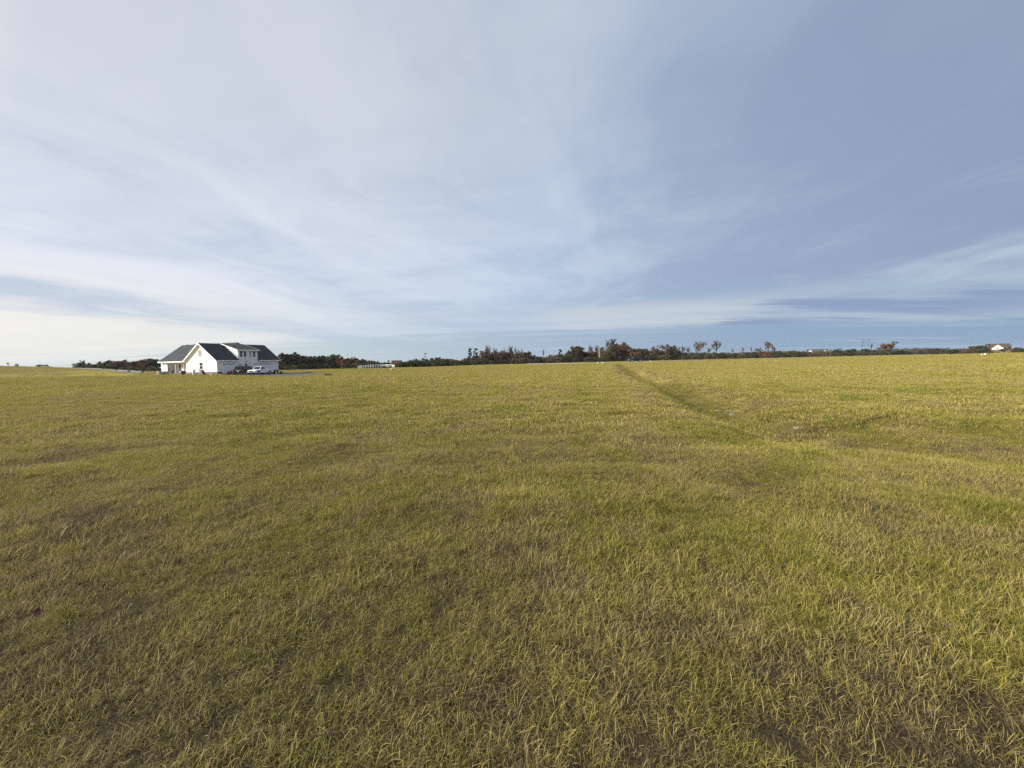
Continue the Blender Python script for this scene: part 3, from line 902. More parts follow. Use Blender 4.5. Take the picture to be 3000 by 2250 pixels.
# grill on the porch side, blocks, buckets
t = thing("kettle_grill", "small black barbecue grill before the porch steps", 'grill', gp(504.5, 86.2), 0)
MB().lathe([(.05, .55), (.26, .66), (.31, .82), (.31, .84), (.24, .98), (.06, 1.05)], (0, 0, 0), 'z', 14).build("bowl", blackm, t, True)
for a in range(3): MB().tube([(.2 * math.cos(a * 2.1), .2 * math.sin(a * 2.1), .66), (.34 * math.cos(a * 2.1), .34 * math.sin(a * 2.1), 0)], .02, 6).build("leg", blackm, t)
t = thing("patio_chair", "low dark patio chair standing on the grass beside the porch post", 'chair', gp(501, 84.8), R(-60))
MB().box(-.35, .35, -.35, .35, .32, .42).build("seat", blackm, t); MB().prism([(-.35, .28, .42), (.35, .28, .42), (.35, .42, .95), (-.35, .42, .95)], (0, .07, 0)).build("backrest", blackm, t)
for x in (-.31, .31):
    for y in (-.31, .31): MB().box(x - .03, x + .03, y - .03, y + .03, 0, .32).build("leg", blackm, t)
blk = mat("pale_block", (.55, .53, .49), .9, var=.2)
for i, (px, Yd, w_, h_) in enumerate(((618.5, 78.4, .55, .42), (626, 78.6, .5, .40), (633, 78.9, .45, .26), (646.5, 79.0, .5, .3))):
    b = MB(); h2 = w_ / 2
    b.box(-h2, h2, -.2, -.15, 0, h_); b.box(-h2, h2, .15, .2, 0, h_); b.box(-h2, -h2 + .05, -.15, .15, 0, h_); b.box(h2 - .05, h2, -.15, .15, 0, h_); b.box(-.03, .03, -.15, .15, 0, h_)
    o = b.build("concrete_block", blk); o.location = gp(px, Yd, -.02); o.rotation_euler = (0, 0, R(20 * i))
    tag(o, ["tall pale concrete block at the foot of the gable wall", "middle pale concrete block by the house corner", "low concrete block beside the house corner", "pale concrete block beside the single garage door"][i], 'block')
# survey stake, pipes, riser caps, marker posts, boxes
wood = mat("pale_wood", (.62, .52, .38), .8, var=.12, vscale=8)
t = thing("survey_stake", "tall pale wooden survey stake in the grass before the driveway", 'stake', gp(809, 55.0), R(20))
b = MB(); b.prism([(-.05, -.025, -.2), (.05, -.025, -.2), (.05, -.025, 1.0), (0, -.025, 1.08), (-.05, -.025, 1.0)], (0, .05, 0)); b.build("stake", wood, t)
MB().box(-.054, .054, -.029, .029, .86, .95).build("ribbon", mat("pink_ribbon", (.72, .45, .42), .6), t)
for i, (px, ln) in enumerate(((956.5, .5), (964.5, .6))):
    b = MB(); prof = []
    for k in range(int(ln / .08) + 1): prof += [(.21, -ln / 2 + k * .08), (.21, -ln / 2 + k * .08 + .04), (.185, -ln / 2 + k * .08 + .041), (.185, -ln / 2 + k * .08 + .079)]
    o = b.lathe(prof, (0, 0, 0), 'x', 14).build("drain_pipe", blackm); g = gp(px, 66.0); o.location = (g.x, g.y, g.z + .2); o.rotation_euler = (0, 0, R(12 - 20 * i))
    tag(o, ["shorter black corrugated drain pipe lying beyond the driveway tip", "longer black corrugated drain pipe lying beyond the driveway tip"][i], 'pipe')
pvc = mat("white_pvc", (.78, .78, .74), .4)
t = thing("pipe_riser", "white T shaped pipe riser standing in the field before the white fence", 'pipe', gp(1146, 90.0), R(10))
MB().tube([(0, 0, -.1), (0, 0, .5)], .085, 10).build("riser", pvc, t); MB().tube([(-.32, 0, .5), (.32, 0, .5)], .11, 10).build("crosspiece", pvc, t)
t = thing("pipe_riser", "short pinkish capped pipe standing in the field near the T shaped riser", 'pipe', gp(1099, 95.0), 0)
MB().tube([(0, 0, -.1), (0, 0, .26)], .13, 10).build("riser", mat("faded_pvc", (.66, .55, .50), .5), t); MB().lathe([(.17, .26), (.17, .34), (.1, .36)], (0, 0, 0), 'z', 10).build("cap", mat("faded_pvc", (.66, .55, .50)), t)
for i, (px, Yd) in enumerate(((1751, 122), (1764.5, 122))):
    t = thing("marker_post", ["white marker post beside the road, on the silo side", "white marker post beside the road, on the car side"][i], 'post', gp(px, Yd), .1)
    MB().box(-.10, .10, -.10, .10, -.2, .62).build("post", pvc, t); MB().prism([(-.13, -.13, .621), (.13, -.13, .621), (.13, .13, .621), (-.13, .13, .621)], (0, 0, .06)).build("cap", pvc, t)
for i, (px, Yd, w_, h_, lb) in enumerate(((1907, 139, .75, .5, "small white utility box on the verge behind the dark car"), (2877, 122, .5, .42, "lower white utility box by the dark pole"), (2886, 121, .55, .62, "taller white utility box by the dark pole"))):
    t = thing("utility_box", lb, 'utility box', gp(px, Yd), .3 * i)
    MB().box(-w_ / 2, w_ / 2, -.2, .2, -.1, h_).build("cabinet", pvc, t, bevel=.03)
    MB().prism([(-w_ / 2 - .03, -.24, h_ + .002), (w_ / 2 + .03, -.24, h_ + .002), (w_ / 2 + .03, .24, h_ + .002), (-w_ / 2 - .03, .24, h_ + .002)], (0, 0, .05)).build("lid", pvc, t)
g = gp(2898, 118); tp = at(2898, 1007, 118)
t = thing("lamp_pole", "tall dark pole standing in the field before the brown roofed house", 'pole', g, 0)
MB().tube([(0, 0, -.2), (0, 0, tp.z - g.z)], [.10, .075], 8).build("pole", blackm, t)
MB().tube([(0, 0, tp.z - g.z - .25), (-.3, 0, tp.z - g.z - .12)], .04, 6).build("arm", blackm, t)
MB().lathe([(.2, tp.z - g.z - .16), (.1, tp.z - g.z - .05)], (-.35, 0, 0), 'z', 8).build("lamp_head", blackm, t)


# ------------------------------------------------------------------ vehicles
tyre_m = mat("tyre_rubber", (.015, .015, .016), .85); rim_m = mat("alloy_rim", (.45, .46, .47), .35, .7)
chrome = mat("chrome_trim", (.6, .6, .6), .25, .9); redl = mat("tail_lamp", (.30, .015, .012), .25); clearl = mat("head_lamp", (.65, .66, .62), .15)
car_glass = mat("car_glass", (.012, .014, .018), .15, spec=.3)


def face_pane(A, B, C, D, u0, u1, v0, v1, off):
    """panel laid on the quad A(bottom-left) B(bottom-right) C(top-right) D(top-left), lifted off it"""
    A, B, C, D = map(Vector, (A, B, C, D))
    n = (B - A).cross(D - A).normalized()
    P = lambda u, v: (A * (1 - u) + B * u) * (1 - v) + (D * (1 - u) + C * u) * v + n * off
    b = MB(); b.prism([P(u0, v0), P(u1, v0), P(u1, v1), P(u0, v1)], n * -.02); return b


def vehicle(name, label, loc, rz, paint, W, body, cab, wheels, wr, side_u, plate=True, rack=False, white_hood=None):
    t = thing(name, label, 'car', loc, rz)
    hw = W / 2
    b = MB(); b.prism([(x, -hw, z) for x, z in body], (0, W, 0)); b.build("body", paint, t, bevel=.07)
    (x0, x1, zb, hb), (x2, x3, zt, ht) = cab
    c = MB(); n = 0
    c.v = [(x0, -hb, zb), (x1, -hb, zb), (x1, hb, zb), (x0, hb, zb), (x2, -ht, zt), (x3, -ht, zt), (x3, ht, zt), (x2, ht, zt)]
    c.f = [(0, 3, 2, 1), (4, 5, 6, 7), (0, 1, 5, 4), (1, 2, 6, 5), (2, 3, 7, 6), (3, 0, 4, 7)]
    c.build("cabin", paint, t, bevel=.06)
    for u0, u1 in side_u:
        face_pane(c.v[0], c.v[1], c.v[5], c.v[4], u0, u1, .14, .86, .012).build("side_window", car_glass, t)
        face_pane(c.v[2], c.v[3], c.v[7], c.v[6], 1 - u1, 1 - u0, .14, .86, .012).build("side_window", car_glass, t)
    face_pane(c.v[1], c.v[2], c.v[6], c.v[5], .07, .93, .08, .90, .012).build("windscreen", car_glass, t)
    face_pane(c.v[3], c.v[0], c.v[4], c.v[7], .08, .92, .14, .86, .012).build("rear_window", car_glass, t)
    for x in wheels:
        for s_ in (-1, 1):
            MB().lathe([(wr + .09, s_ * (hw - .20)), (wr + .09, s_ * (hw + .006))], (x, 0, wr + .03), 'y', 18).build("wheel_arch", blackm, t)
            w_ = MB().lathe([(wr * .62, s_ * (hw - .17)), (wr, s_ * (hw - .15)), (wr, s_ * (hw + .01)), (wr * .9, s_ * (hw + .025)), (wr * .62, s_ * (hw + .012))], (x, 0, wr), 'y', 20).build("wheel", tyre_m, t)
            MB().lathe([(wr * .62, s_ * (hw + .0)), (wr * .6, s_ * (hw + .022)), (wr * .2, s_ * (hw + .035)), (wr * .05, s_ * (hw + .035))], (x, 0, wr), 'y', 16).build("rim", rim_m, w_)
    xs = [p[0] for p in body]; xf, xr = max(xs), min(xs)
    zl = body[0][1]
    for s_ in (-1, 1):
        MB().box(xf - .10, xf + .015, s_ * (hw - .26) - .18, s_ * (hw - .26) + .18, zl + .36, zl + .52).build("headlight", clearl, t, bevel=.02)
        MB().box(xr - .015, xr + .08, s_ * (hw - .10) - .11, s_ * (hw - .10) + .11, zl + .42, zl + .78).build("tail_light", redl, t, bevel=.02)
        MB().box(x1 - .35, x1 - .2, s_ * (hw + .09) - .09, s_ * (hw + .09) + .09, zb - .02, zb + .15).build("mirror", blackm, t, bevel=.02)
    MB().box(xf - .02, xf + .05, -hw + .06, hw - .06, zl + .02, zl + .24).build("bumper", blackm, t, bevel=.03)
    MB().box(xr - .05, xr + .02, -hw + .06, hw - .06, zl + .04, zl + .28).build("bumper", blackm, t, bevel=.03)
    MB().box(xf - .02, xf + .022, -.38, .38, zl + .32, zl + .52).build("grille", blackm, t)
    if plate:
        MB().box(xr - .062, xr - .004, -.16, .16, zl + .42, zl + .58).build("number_plate", mat("plate", (.7, .7, .68), .5), t)
    if rack:
        for s_ in (-1, 1): MB().tube([(x2 + .3, s_ * (ht - .12), zt + .07), (x3 - .5, s_ * (ht - .12), zt + .07)], .025, 6).build("roof_rail", chrome, t)
    return t


black_paint = mat("black_car_paint", (.007, .006, .008), .45, spec=.15)
white_paint = mat("white_car_paint", (.80, .80, .79), .25, spec=.5)
navy_paint = mat("navy_car_paint", (.009, .012, .026), .4, spec=.2)
g = Vector((-55.35, 80.2, 0)); g.z = gz(g.x, g.y) + DRIVE_Z
van = vehicle("parked_minivan", "black minivan parked before the single garage door", g, R(97), black_paint, 1.98,
              [(-2.5, .22), (2.35, .22), (2.48, .45), (2.42, .80), (1.6, 1.02), (1.45, 1.06), (-2.45, 1.10), (-2.54, .6)],
              ((-2.46, 1.55, 1.04, .96), (-2.22, .55, 1.76, .80)), (-1.5, 1.55), .34, [(.05, .27), (.30, .60), (.63, .90)], rack=True)
MB().box(-2.60, -2.535, -.55, .55, .90, .99).build("chrome_strip", chrome, van)
g = Vector((-51.45, 79.2, 0)); g.z = gz(g.x, g.y) + DRIVE_Z
pick = thing("pickup_truck", "white extended cab pickup truck parked facing the field", 'truck', g, R(-96))
b = MB(); b.prism([(x, -.88, z) for x, z in [(-.35, .34), (2.45, .34), (2.56, .5), (2.53, .84), (2.35, .96), (1.15, 1.05), (-.35, 1.07)]], (0, 1.76, 0)); b.build("body", white_paint, pick, bevel=.06)
cv = [(-.35, -.83, 1.02), (1.25, -.83, 1.02), (1.25, .83, 1.02), (-.35, .83, 1.02), (-.15, -.68, 1.66), (.65, -.68, 1.66), (.65, .68, 1.66), (-.15, .68, 1.66)]
c = MB(); c.v = cv; c.f = [(0, 3, 2, 1), (4, 5, 6, 7), (0, 1, 5, 4), (1, 2, 6, 5), (2, 3, 7, 6), (3, 0, 4, 7)]; c.build("cabin", white_paint, pick, bevel=.06)
for u0, u1 in ((.10, .30), (.36, .84)):
    face_pane(cv[0], cv[1], cv[5], cv[4], u0, u1, .14, .84, .012).build("side_window", car_glass, pick)
    face_pane(cv[2], cv[3], cv[7], cv[6], 1 - u1, 1 - u0, .14, .84, .012).build("side_window", car_glass, pick)
face_pane(cv[1], cv[2], cv[6], cv[5], .07, .93, .08, .90, .012).build("windscreen", car_glass, pick)
face_pane(cv[3], cv[0], cv[4], cv[7], .1, .9, .2, .85, .012).build("rear_window", car_glass, pick)
b = MB(); b.box(-2.5, -.37, -.88, -.78, .42, 1.07); b.box(-2.5, -.37, .78, .88, .42, 1.07); b.box(-2.45, -.37, -.78, .78, .45, .56); b.box(-.45, -.37, -.78, .78, .56, 1.06)
b.build("bed", white_paint, pick, bevel=.02)
tg = MB().box(-2.56, -2.46, -.77, .77, .48, 1.06).build("tailgate", white_paint, pick, bevel=.02)
MB().box(-2.66, -2.565, -.82, .82, .38, .52).build("bumper", chrome, pick); MB().box(2.50, 2.64, -.86, .86, .36, .56).build("bumper", mat("grey_bumper", (.05, .05, .05), .6), pick, bevel=.03)
MB().box(2.50, 2.60, -.42, .42, .62, .82).build("grille", blackm, pick)
for s_ in (-1, 1):
    MB().box(2.44, 2.585, s_ * .66 - .18, s_ * .66 + .18, .62, .82).build("headlight", clearl, pick, bevel=.02)
    MB().box(-2.58, -2.50, s_ * .83 - .05, s_ * .83 + .05, .62, .98).build("tail_light", redl, pick)
    MB().box(.85, 1.0, s_ * .98 - .10, s_ * .98 + .10, 1.06, 1.24).build("mirror", blackm, pick, bevel=.02)
    MB().box(.28, .42, s_ * .90 - .015, s_ * .90 + .015, .90, .94).build("door_handle", blackm, pick)
    for x in (-1.45, 1.62):
        MB().lathe([(.44, s_ * .68), (.44, s_ * .886)], (x, 0, .40), 'y', 18).build("wheel_arch", blackm, pick)
        w_ = MB().lathe([(.22, s_ * .70), (.36, s_ * .72), (.36, s_ * .89), (.32, s_ * .905), (.22, s_ * .892)], (x, 0, .36), 'y', 20).build("wheel", tyre_m, pick)
        MB().lathe([(.22, s_ * .88), (.21, s_ * .905), (.07, s_ * .92), (.02, s_ * .92)], (x, 0, .36), 'y', 16).build("rim", rim_m, w_)
MB().box(-2.4, 2.4, -.35, .35, .30, .42).build("chassis", blackm, pick)
g = gp(1862, 140.4); g.z = max(gz(g.x + i * .4, g.y + k * .55) for i in range(-6, 7) for k in range(-5, 6)) + .335
suv = vehicle("dark_suv", "dark blue sport utility car driving along the far road", g, R(176), navy_paint, 1.95,
              [(-2.35, .28), (2.3, .28), (2.45, .5), (2.40, .88), (2.2, .98), (1.15, 1.06), (-2.3, 1.12), (-2.42, .7)],
              ((-2.25, 1.35, 1.05, .94), (-1.85, .45, 1.74, .78)), (-1.42, 1.45), .38, [(.08, .28), (.32, .58), (.61, .88)], rack=True)
# red ride-on mower
g = Vector((-56.9, 78.8, 0)); g.z = gz(g.x, g.y) + .05
mw = thing("riding_mower", "red ride on lawn mower beside the black minivan", 'mower', g, R(190))
redp = mat("red_mower_paint", (.16, .012, .014), .35)
MB().prism([(.15, -.28, .35), (1.0, -.28, .35), (1.02, -.28, .62), (.9, -.28, .74), (.2, -.28, .82)], (0, .56, 0)).build("hood", redp, mw, bevel=.05)
MB().box(-.7, .25, -.40, .40, .34, .46).build("deck", redp, mw, bevel=.03)
MB().prism([(-.55, -.24, .5), (-.15, -.24, .5), (-.15, -.24, .58), (-.48, -.24, .6), (-.58, -.24, .95), (-.68, -.24, .95)], (0, .48, 0)).build("seat", blackm, mw, bevel=.03)
MB().tube([(.2, 0, .8), (.05, 0, 1.0)], .02, 6).build("steering_column", blackm, mw)
MB().lathe([(.16, .99), (.18, 1.01), (.16, 1.03)], (.03, 0, 0), 'z', 12).build("steering_wheel", blackm, mw)
MB().box(-.35, .5, -.55, .55, .10, .26).build("cutting_deck", blackm, mw, bevel=.04)
for x, r_ in ((-.5, .26), (.75, .19)):
    for s_ in (-1, 1): MB().lathe([(r_ * .5, s_ * .32), (r_, s_ * .34), (r_, s_ * .5), (r_ * .5, s_ * .52)], (x, 0, r_), 'y', 14).build("wheel", tyre_m, mw)
# small utility trailer
g = Vector((-51.9, 85.4, 0)); g.z = gz(g.x, g.y) + .05
tr = thing("utility_trailer", "small black utility trailer parked behind the white pickup", 'trailer', g, R(-96))
MB().box(-1.0, 1.0, -.65, .65, .42, .50).build("bed", blackm, tr)
for y in (-.64, .64):
    MB().tube([(-1, y, .5), (-1, y, .9), (1, y, .9), (1, y, .5)], .025, 6).build("side_rail", blackm, tr)
    MB().lathe([(.15, y * 1.05 - .05), (.3, y * 1.05 - .08), (.3, y * 1.05 + .08), (.15, y * 1.05 + .05)], (-.1, math.copysign(.15, y), .3), 'y', 16).build("wheel", tyre_m, tr)
MB().tube([(1, -.5, .45), (1.9, 0, .42), (1, .5, .45)], .03, 6).build("drawbar", blackm, tr)


# ------------------------------------------------------------------ white fence, barn, tower, far houses
fp = [(1050, 178), (1060, 184), (1072, 189), (1086, 192), (1100, 194), (1116, 195), (1130, 195), (1144, 193), (1156, 189)]
pts = []
for i in range(len(fp) - 1):
    for k in range(2):
        a = k / 2; pts.append(gp(fp[i][0] * (1 - a) + fp[i + 1][0] * a, fp[i][1] * (1 - a) + fp[i + 1][1] * a))
pts.append(gp(*fp[-1]))
fn = thing("white_fence", "white post and rail fence curving along the far road", 'fence', pts[0], 0)
o0 = pts[0]
pts = [p - o0 + Vector((0, 0, .25 + .35 * math.sin(math.pi * i / (len(pts) - 1)))) for i, p in enumerate(pts)]
for p in pts: MB().box(p.x - .09, p.x + .09, p.y - .09, p.y + .09, p.z - 1.2, p.z + 1.25).build("post", white, fn)
for i in range(len(pts) - 1):
    for h_ in (.3, .72, 1.12):
        a, b_ = pts[i], pts[i + 1]
        MB().prism([(a.x, a.y - .03, a.z + h_ - .07), (b_.x, b_.y - .03, b_.z + h_ - .07), (b_.x, b_.y - .03, b_.z + h_ + .07), (a.x, a.y - .03, a.z + h_ + .07)], (0, .05, 0)).build("rail", white, fn)


def gable_house(name, label, cat, loc, rz, L, Dp, hw_, hr, wallm, rm, gables=(), ridge_x=True, windows=True):
    """simple house: long front facing local -y, optional white cross gables (x0, x1, peak height)"""
    t = thing(name, label, cat, loc, rz)
    MB().box(-L / 2, L / 2, -Dp / 2, Dp / 2, -1.5, hw_).build("wall", wallm, t)
    for x0 in (-L / 2, L / 2 - .2):
        MB().prism([(x0, -Dp / 2 + .01, hw_ + .001), (x0, Dp / 2 - .01, hw_ + .001), (x0, 0, hr - .12)], (.2, 0, 0)).build("gable_wall", wallm, t)
    ov = .4; k = (hr - hw_) / (Dp / 2)
    for s_ in (-1, 1):
        y1 = s_ * (Dp / 2 + ov)
        slab([(-L / 2 - ov, y1, hw_ - k * ov + .15), (L / 2 + ov, y1, hw_ - k * ov + .15), (L / 2 + ov, s_ * .003, hr + .15), (-L / 2 - ov, s_ * .003, hr + .15)]).build("roof", rm, t)
    for x0, x1, pk in gables:
        xm = (x0 + x1) / 2; yf = -Dp / 2 - 1.5
        MB().prism([(x0, yf, hw_ - .5), (x1, yf, hw_ - .5), (x1, yf, hw_), (xm, yf, pk), (x0, yf, hw_)], (0, 1.8, 0)).build("gable_wall", white, t)
        MB().box(x0, x1, yf, yf + 1.8, -1.5, hw_ - .501).build("wall", wallm, t)
        w2 = MB().box(xm - .5, xm + .5, yf - .05, yf - .002, hw_ - .2, hw_ + .55).build("window", glass, t)
        MB().box(xm - .6, xm + .6, yf - .08, yf - .051, hw_ - .3, hw_ - .21).build("sill", white, w2)
        sg = (pk - hw_) / (xm - x0)
        for s_, xe in ((-1, x0 - .35), (1, x1 + .35)):
            ze = pk - sg * abs(xe - xm)
            slab([(xe, yf - .35, ze + .14), (xm + s_ * .003, yf - .35, pk + .14), (xm + s_ * .003, yf + 4.6, pk + .14), (xe, yf + 4.6, ze + .14)], .14).build("roof", rm, t)
            MB().prism([(xe, yf - .40, ze - .14), (xm + s_ * .003, yf - .40, pk - .14), (xm + s_ * .003, yf - .40, pk + .15), (xe, yf - .40, ze + .15)], (0, .045, 0)).build("bargeboard", white, t)
    if windows:
        for k_ in range(-2, 3):
            x = k_ * L / 6
            f_ = MB().box(x - .55, x + .55, -Dp / 2 - .06, -Dp / 2 - .002, .9, 2.3).build("window", white, t)
            MB().box(x - .45, x + .45, -Dp / 2 - .085, -Dp / 2 - .061, 1.0, 2.2).build("pane", glass, f_)
    return t


brown_sh = shingle_mat("brown_shingles", (.060, .044, .038), (.085, .062, .054)); grey_sh = shingle_mat("grey_shingles", (.058, .060, .066), (.080, .082, .088))
red_sh = mat("red_brown_boards", (.050, .026, .022), .85, var=.25); beige = mat("beige_siding", (.115, .096, .08), .7, var=.1)
Yb = 215; g = gp(1163, Yb); hb = at(1163, 1056.5, Yb).z - g.z
gable_house("brown_barn", "dark red brown barn beside the end of the white fence", 'barn', g, R(12), 4.8, 4.4, hb * .5, hb, red_sh, mat("rusty_roof", (.055, .032, .028), .8, var=.3), windows=False)
Yb = 272; g = gp(2393, Yb); hb = at(2393, 1023.5, Yb).z - g.z
gable_house("far_house", "grey roofed house with two white gables behind the hedgerow", 'house', g, R(-36), 11.2, 7.0, hb * .52, hb, beige, grey_sh, ((-5.6, -2.2, hb * .90), (2.6, 5.4, hb * .84)))
Yb = 285; g = gp(2920, Yb); hb = at(2920, 1007.5, Yb).z - g.z
gable_house("far_house", "brown roofed house with one white gable beyond the dark pole", 'house', g, R(-46), 10.6, 7.0, hb * .45, hb, beige, brown_sh, ((-2.9, 2.5, hb * .86),))
Yb = 268; g = gp(2075, Yb); hb = at(2075, 1039.0, Yb).z - g.z
gable_house("far_house", "low grey roofed house mostly hidden behind the twin oaks", 'house', g, R(-27), 7.5, 6.0, hb * .55, hb, beige, grey_sh)
# old square tower in the wood
Yb = 214; g = gp(1761, Yb); hb = at(1758, 1021.5, Yb).z - g.z
tw = thing("stone_tower", "old square concrete tower rising from the wood with vines on top", 'tower', g, R(10))
MB().prism([(-1.12, -1.12, -.8), (1.12, -1.12, -.8), (1.12, 1.12, -.8), (-1.12, 1.12, -.8)], (0, 0, hb + .8)).build("shaft", mat("old_concrete", (.125, .11, .092), .95, var=.3, vscale=.9, bump=.4), tw, bevel=.05)
for x, y in ((-1, -1), (1, -1), (1, 1), (-1, 1)): MB().box(x * .86 - .24, x * .86 + .24, y * .86 - .24, y * .86 + .24, hb + .001, hb + .45).build("parapet_corner", mat("old_concrete", (.4, .34, .26)), tw)
MB().box(-.35, .35, -1.14, -1.121, hb * .6, hb * .6 + 1.2).build("dark_opening_plate", blackm, tw)  # black plate on the wall paints the darkness of an opening


# ------------------------------------------------------------------ trees
bark = mat("bark", (.085, .068, .055), .95, var=.3, vscale=2)
bark_grey = mat("grey_bark", (.17, .145, .125), .95, var=.25, vscale=2)
LM = {
    'pine': leaf_mat("pine_needles", [(.1, (.020, .032, .016)), (.5, (.044, .062, .030)), (.95, (.080, .094, .045))], .15),
    'ever': leaf_mat("evergreen_leaves", [(.1, (.018, .028, .013)), (.5, (.042, .056, .024)), (.95, (.085, .092, .040))], .15),
    'olive': leaf_mat("olive_leaves", [(.1, (.050, .050, .026)), (.5, (.098, .088, .046)), (.95, (.165, .140, .078))], .2),
    'rust': leaf_mat("rusty_leaves", [(.1, (.075, .046, .032)), (.5, (.135, .084, .056)), (.95, (.210, .140, .095))], .2),
    'red': leaf_mat("red_brown_leaves", [(.1, (.100, .046, .028)), (.5, (.165, .074, .044)), (.95, (.22, .115, .070))], .25),
    'brush': leaf_mat("dry_brush", [(.1, (.066, .048, .037)), (.5, (.128, .094, .073)), (.95, (.21, .165, .13))], .2),
    'gold': leaf_mat("yellowing_leaves", [(.1, (.110, .088, .034)), (.5, (.180, .140, .055)), (.95, (.26, .21, .09))], .25),
    'pale': leaf_mat("pale_twigs", [(.1, (.18, .14, .12)), (.5, (.28, .22, .20)), (.95, (.38, .32, .29))], .2),
    'far': leaf_mat("far_wood_leaves", [(.1, (.018, .022, .016)), (.5, (.034, .038, .028)), (.95, (.055, .055, .042))], .1),
}


def grow(rs, p, d, L, r, depth, segs, tips, spread=.6, up=.15, nch=(2, 3), minr=.012):
    """recursive limbs: list of (points, radii) and list of tip points"""
    pts, rad = [p.copy()], [r]
    q = p.copy(); k = 3
    for i in range(k):
        d = (d + Vector((rs.uniform(-1, 1), rs.uniform(-1, 1), rs.uniform(-.6, 1) * .6 + up)) * .22).normalized()
        q = q + d * (L / k); pts.append(q.copy()); rad.append(max(minr, r * (1 - .45 * (i + 1) / k)))
    segs.append((pts, rad))
    if depth == 0:
        tips.append(q); return
    if depth <= 1: tips.append(pts[2])
    for c in range(rs.randint(*nch)):
        t = rs.uniform(.45, 1.0); i = min(k - 1, int(t * k)); o = pts[i].lerp(pts[i + 1], t * k - i)
        a = rs.uniform(0, 6.283); e = rs.uniform(.5, 1.1) * spread
        u = d.cross(Vector((0, 0, 1)) if abs(d.z) < .9 else Vector((1, 0, 0))).normalized(); v = d.cross(u)
        nd = (d * math.cos(e) + (u * math.cos(a) + v * math.sin(a)) * math.sin(e)); nd.z += up; nd.normalize()
        grow(rs, o, nd, L * rs.uniform(.55, .8), max(minr, r * rs.uniform(.45, .62)), depth - 1, segs, tips, spread, up, nch, minr)


def seg_mesh(name, segs, m):
    b = MB()
    for pts, rad in segs: b.tube(pts, rad, 5 if rad[0] > .06 else 3, cap=False)
    me = bpy.data.meshes.new(name); me.from_pydata(b.v, [], b.f); me.materials.append(m); me.shade_smooth()
    return me


def leaf_mesh(name, blobs, m, size, rs):
    """blobs: (centre, radius xyz, count, tone) - small leaf faces scattered through each clump"""
    V, Fc, T = [], [], []
    for c, rd, n, tone in blobs:
        for i in range(n):
            while True:
                u = Vector((rs.uniform(-1, 1), rs.uniform(-1, 1), rs.uniform(-1, 1)))
                if .12 < u.length < 1: break
            u = u * (u.length ** -.35)
            p = Vector(c) + Vector((u.x * rd[0], u.y * rd[1], u.z * rd[2]))
            a = Vector((rs.uniform(-1, 1), rs.uniform(-1, 1), rs.uniform(-1, 1))).normalized()
            b_ = a.cross(Vector((rs.uniform(-1, 1), rs.uniform(-1, 1), rs.uniform(-1, 1)))).normalized()
            s_ = size * rs.uniform(.6, 1.35); n0 = len(V)
            V += [p - a * s_, p + b_ * s_ * .62, p + a * s_, p - b_ * s_ * .62]
            Fc.append((n0, n0 + 1, n0 + 2, n0 + 3)); T += [min(1, max(0, tone + rs.uniform(-.22, .22)))] * 4
    me = bpy.data.meshes.new(name); me.from_pydata([tuple(v) for v in V], [], Fc)
    me.attributes.new('tone', 'FLOAT', 'POINT').data.foreach_set('value', np.asarray(T, np.float32)); me.materials.append(m)
    return me


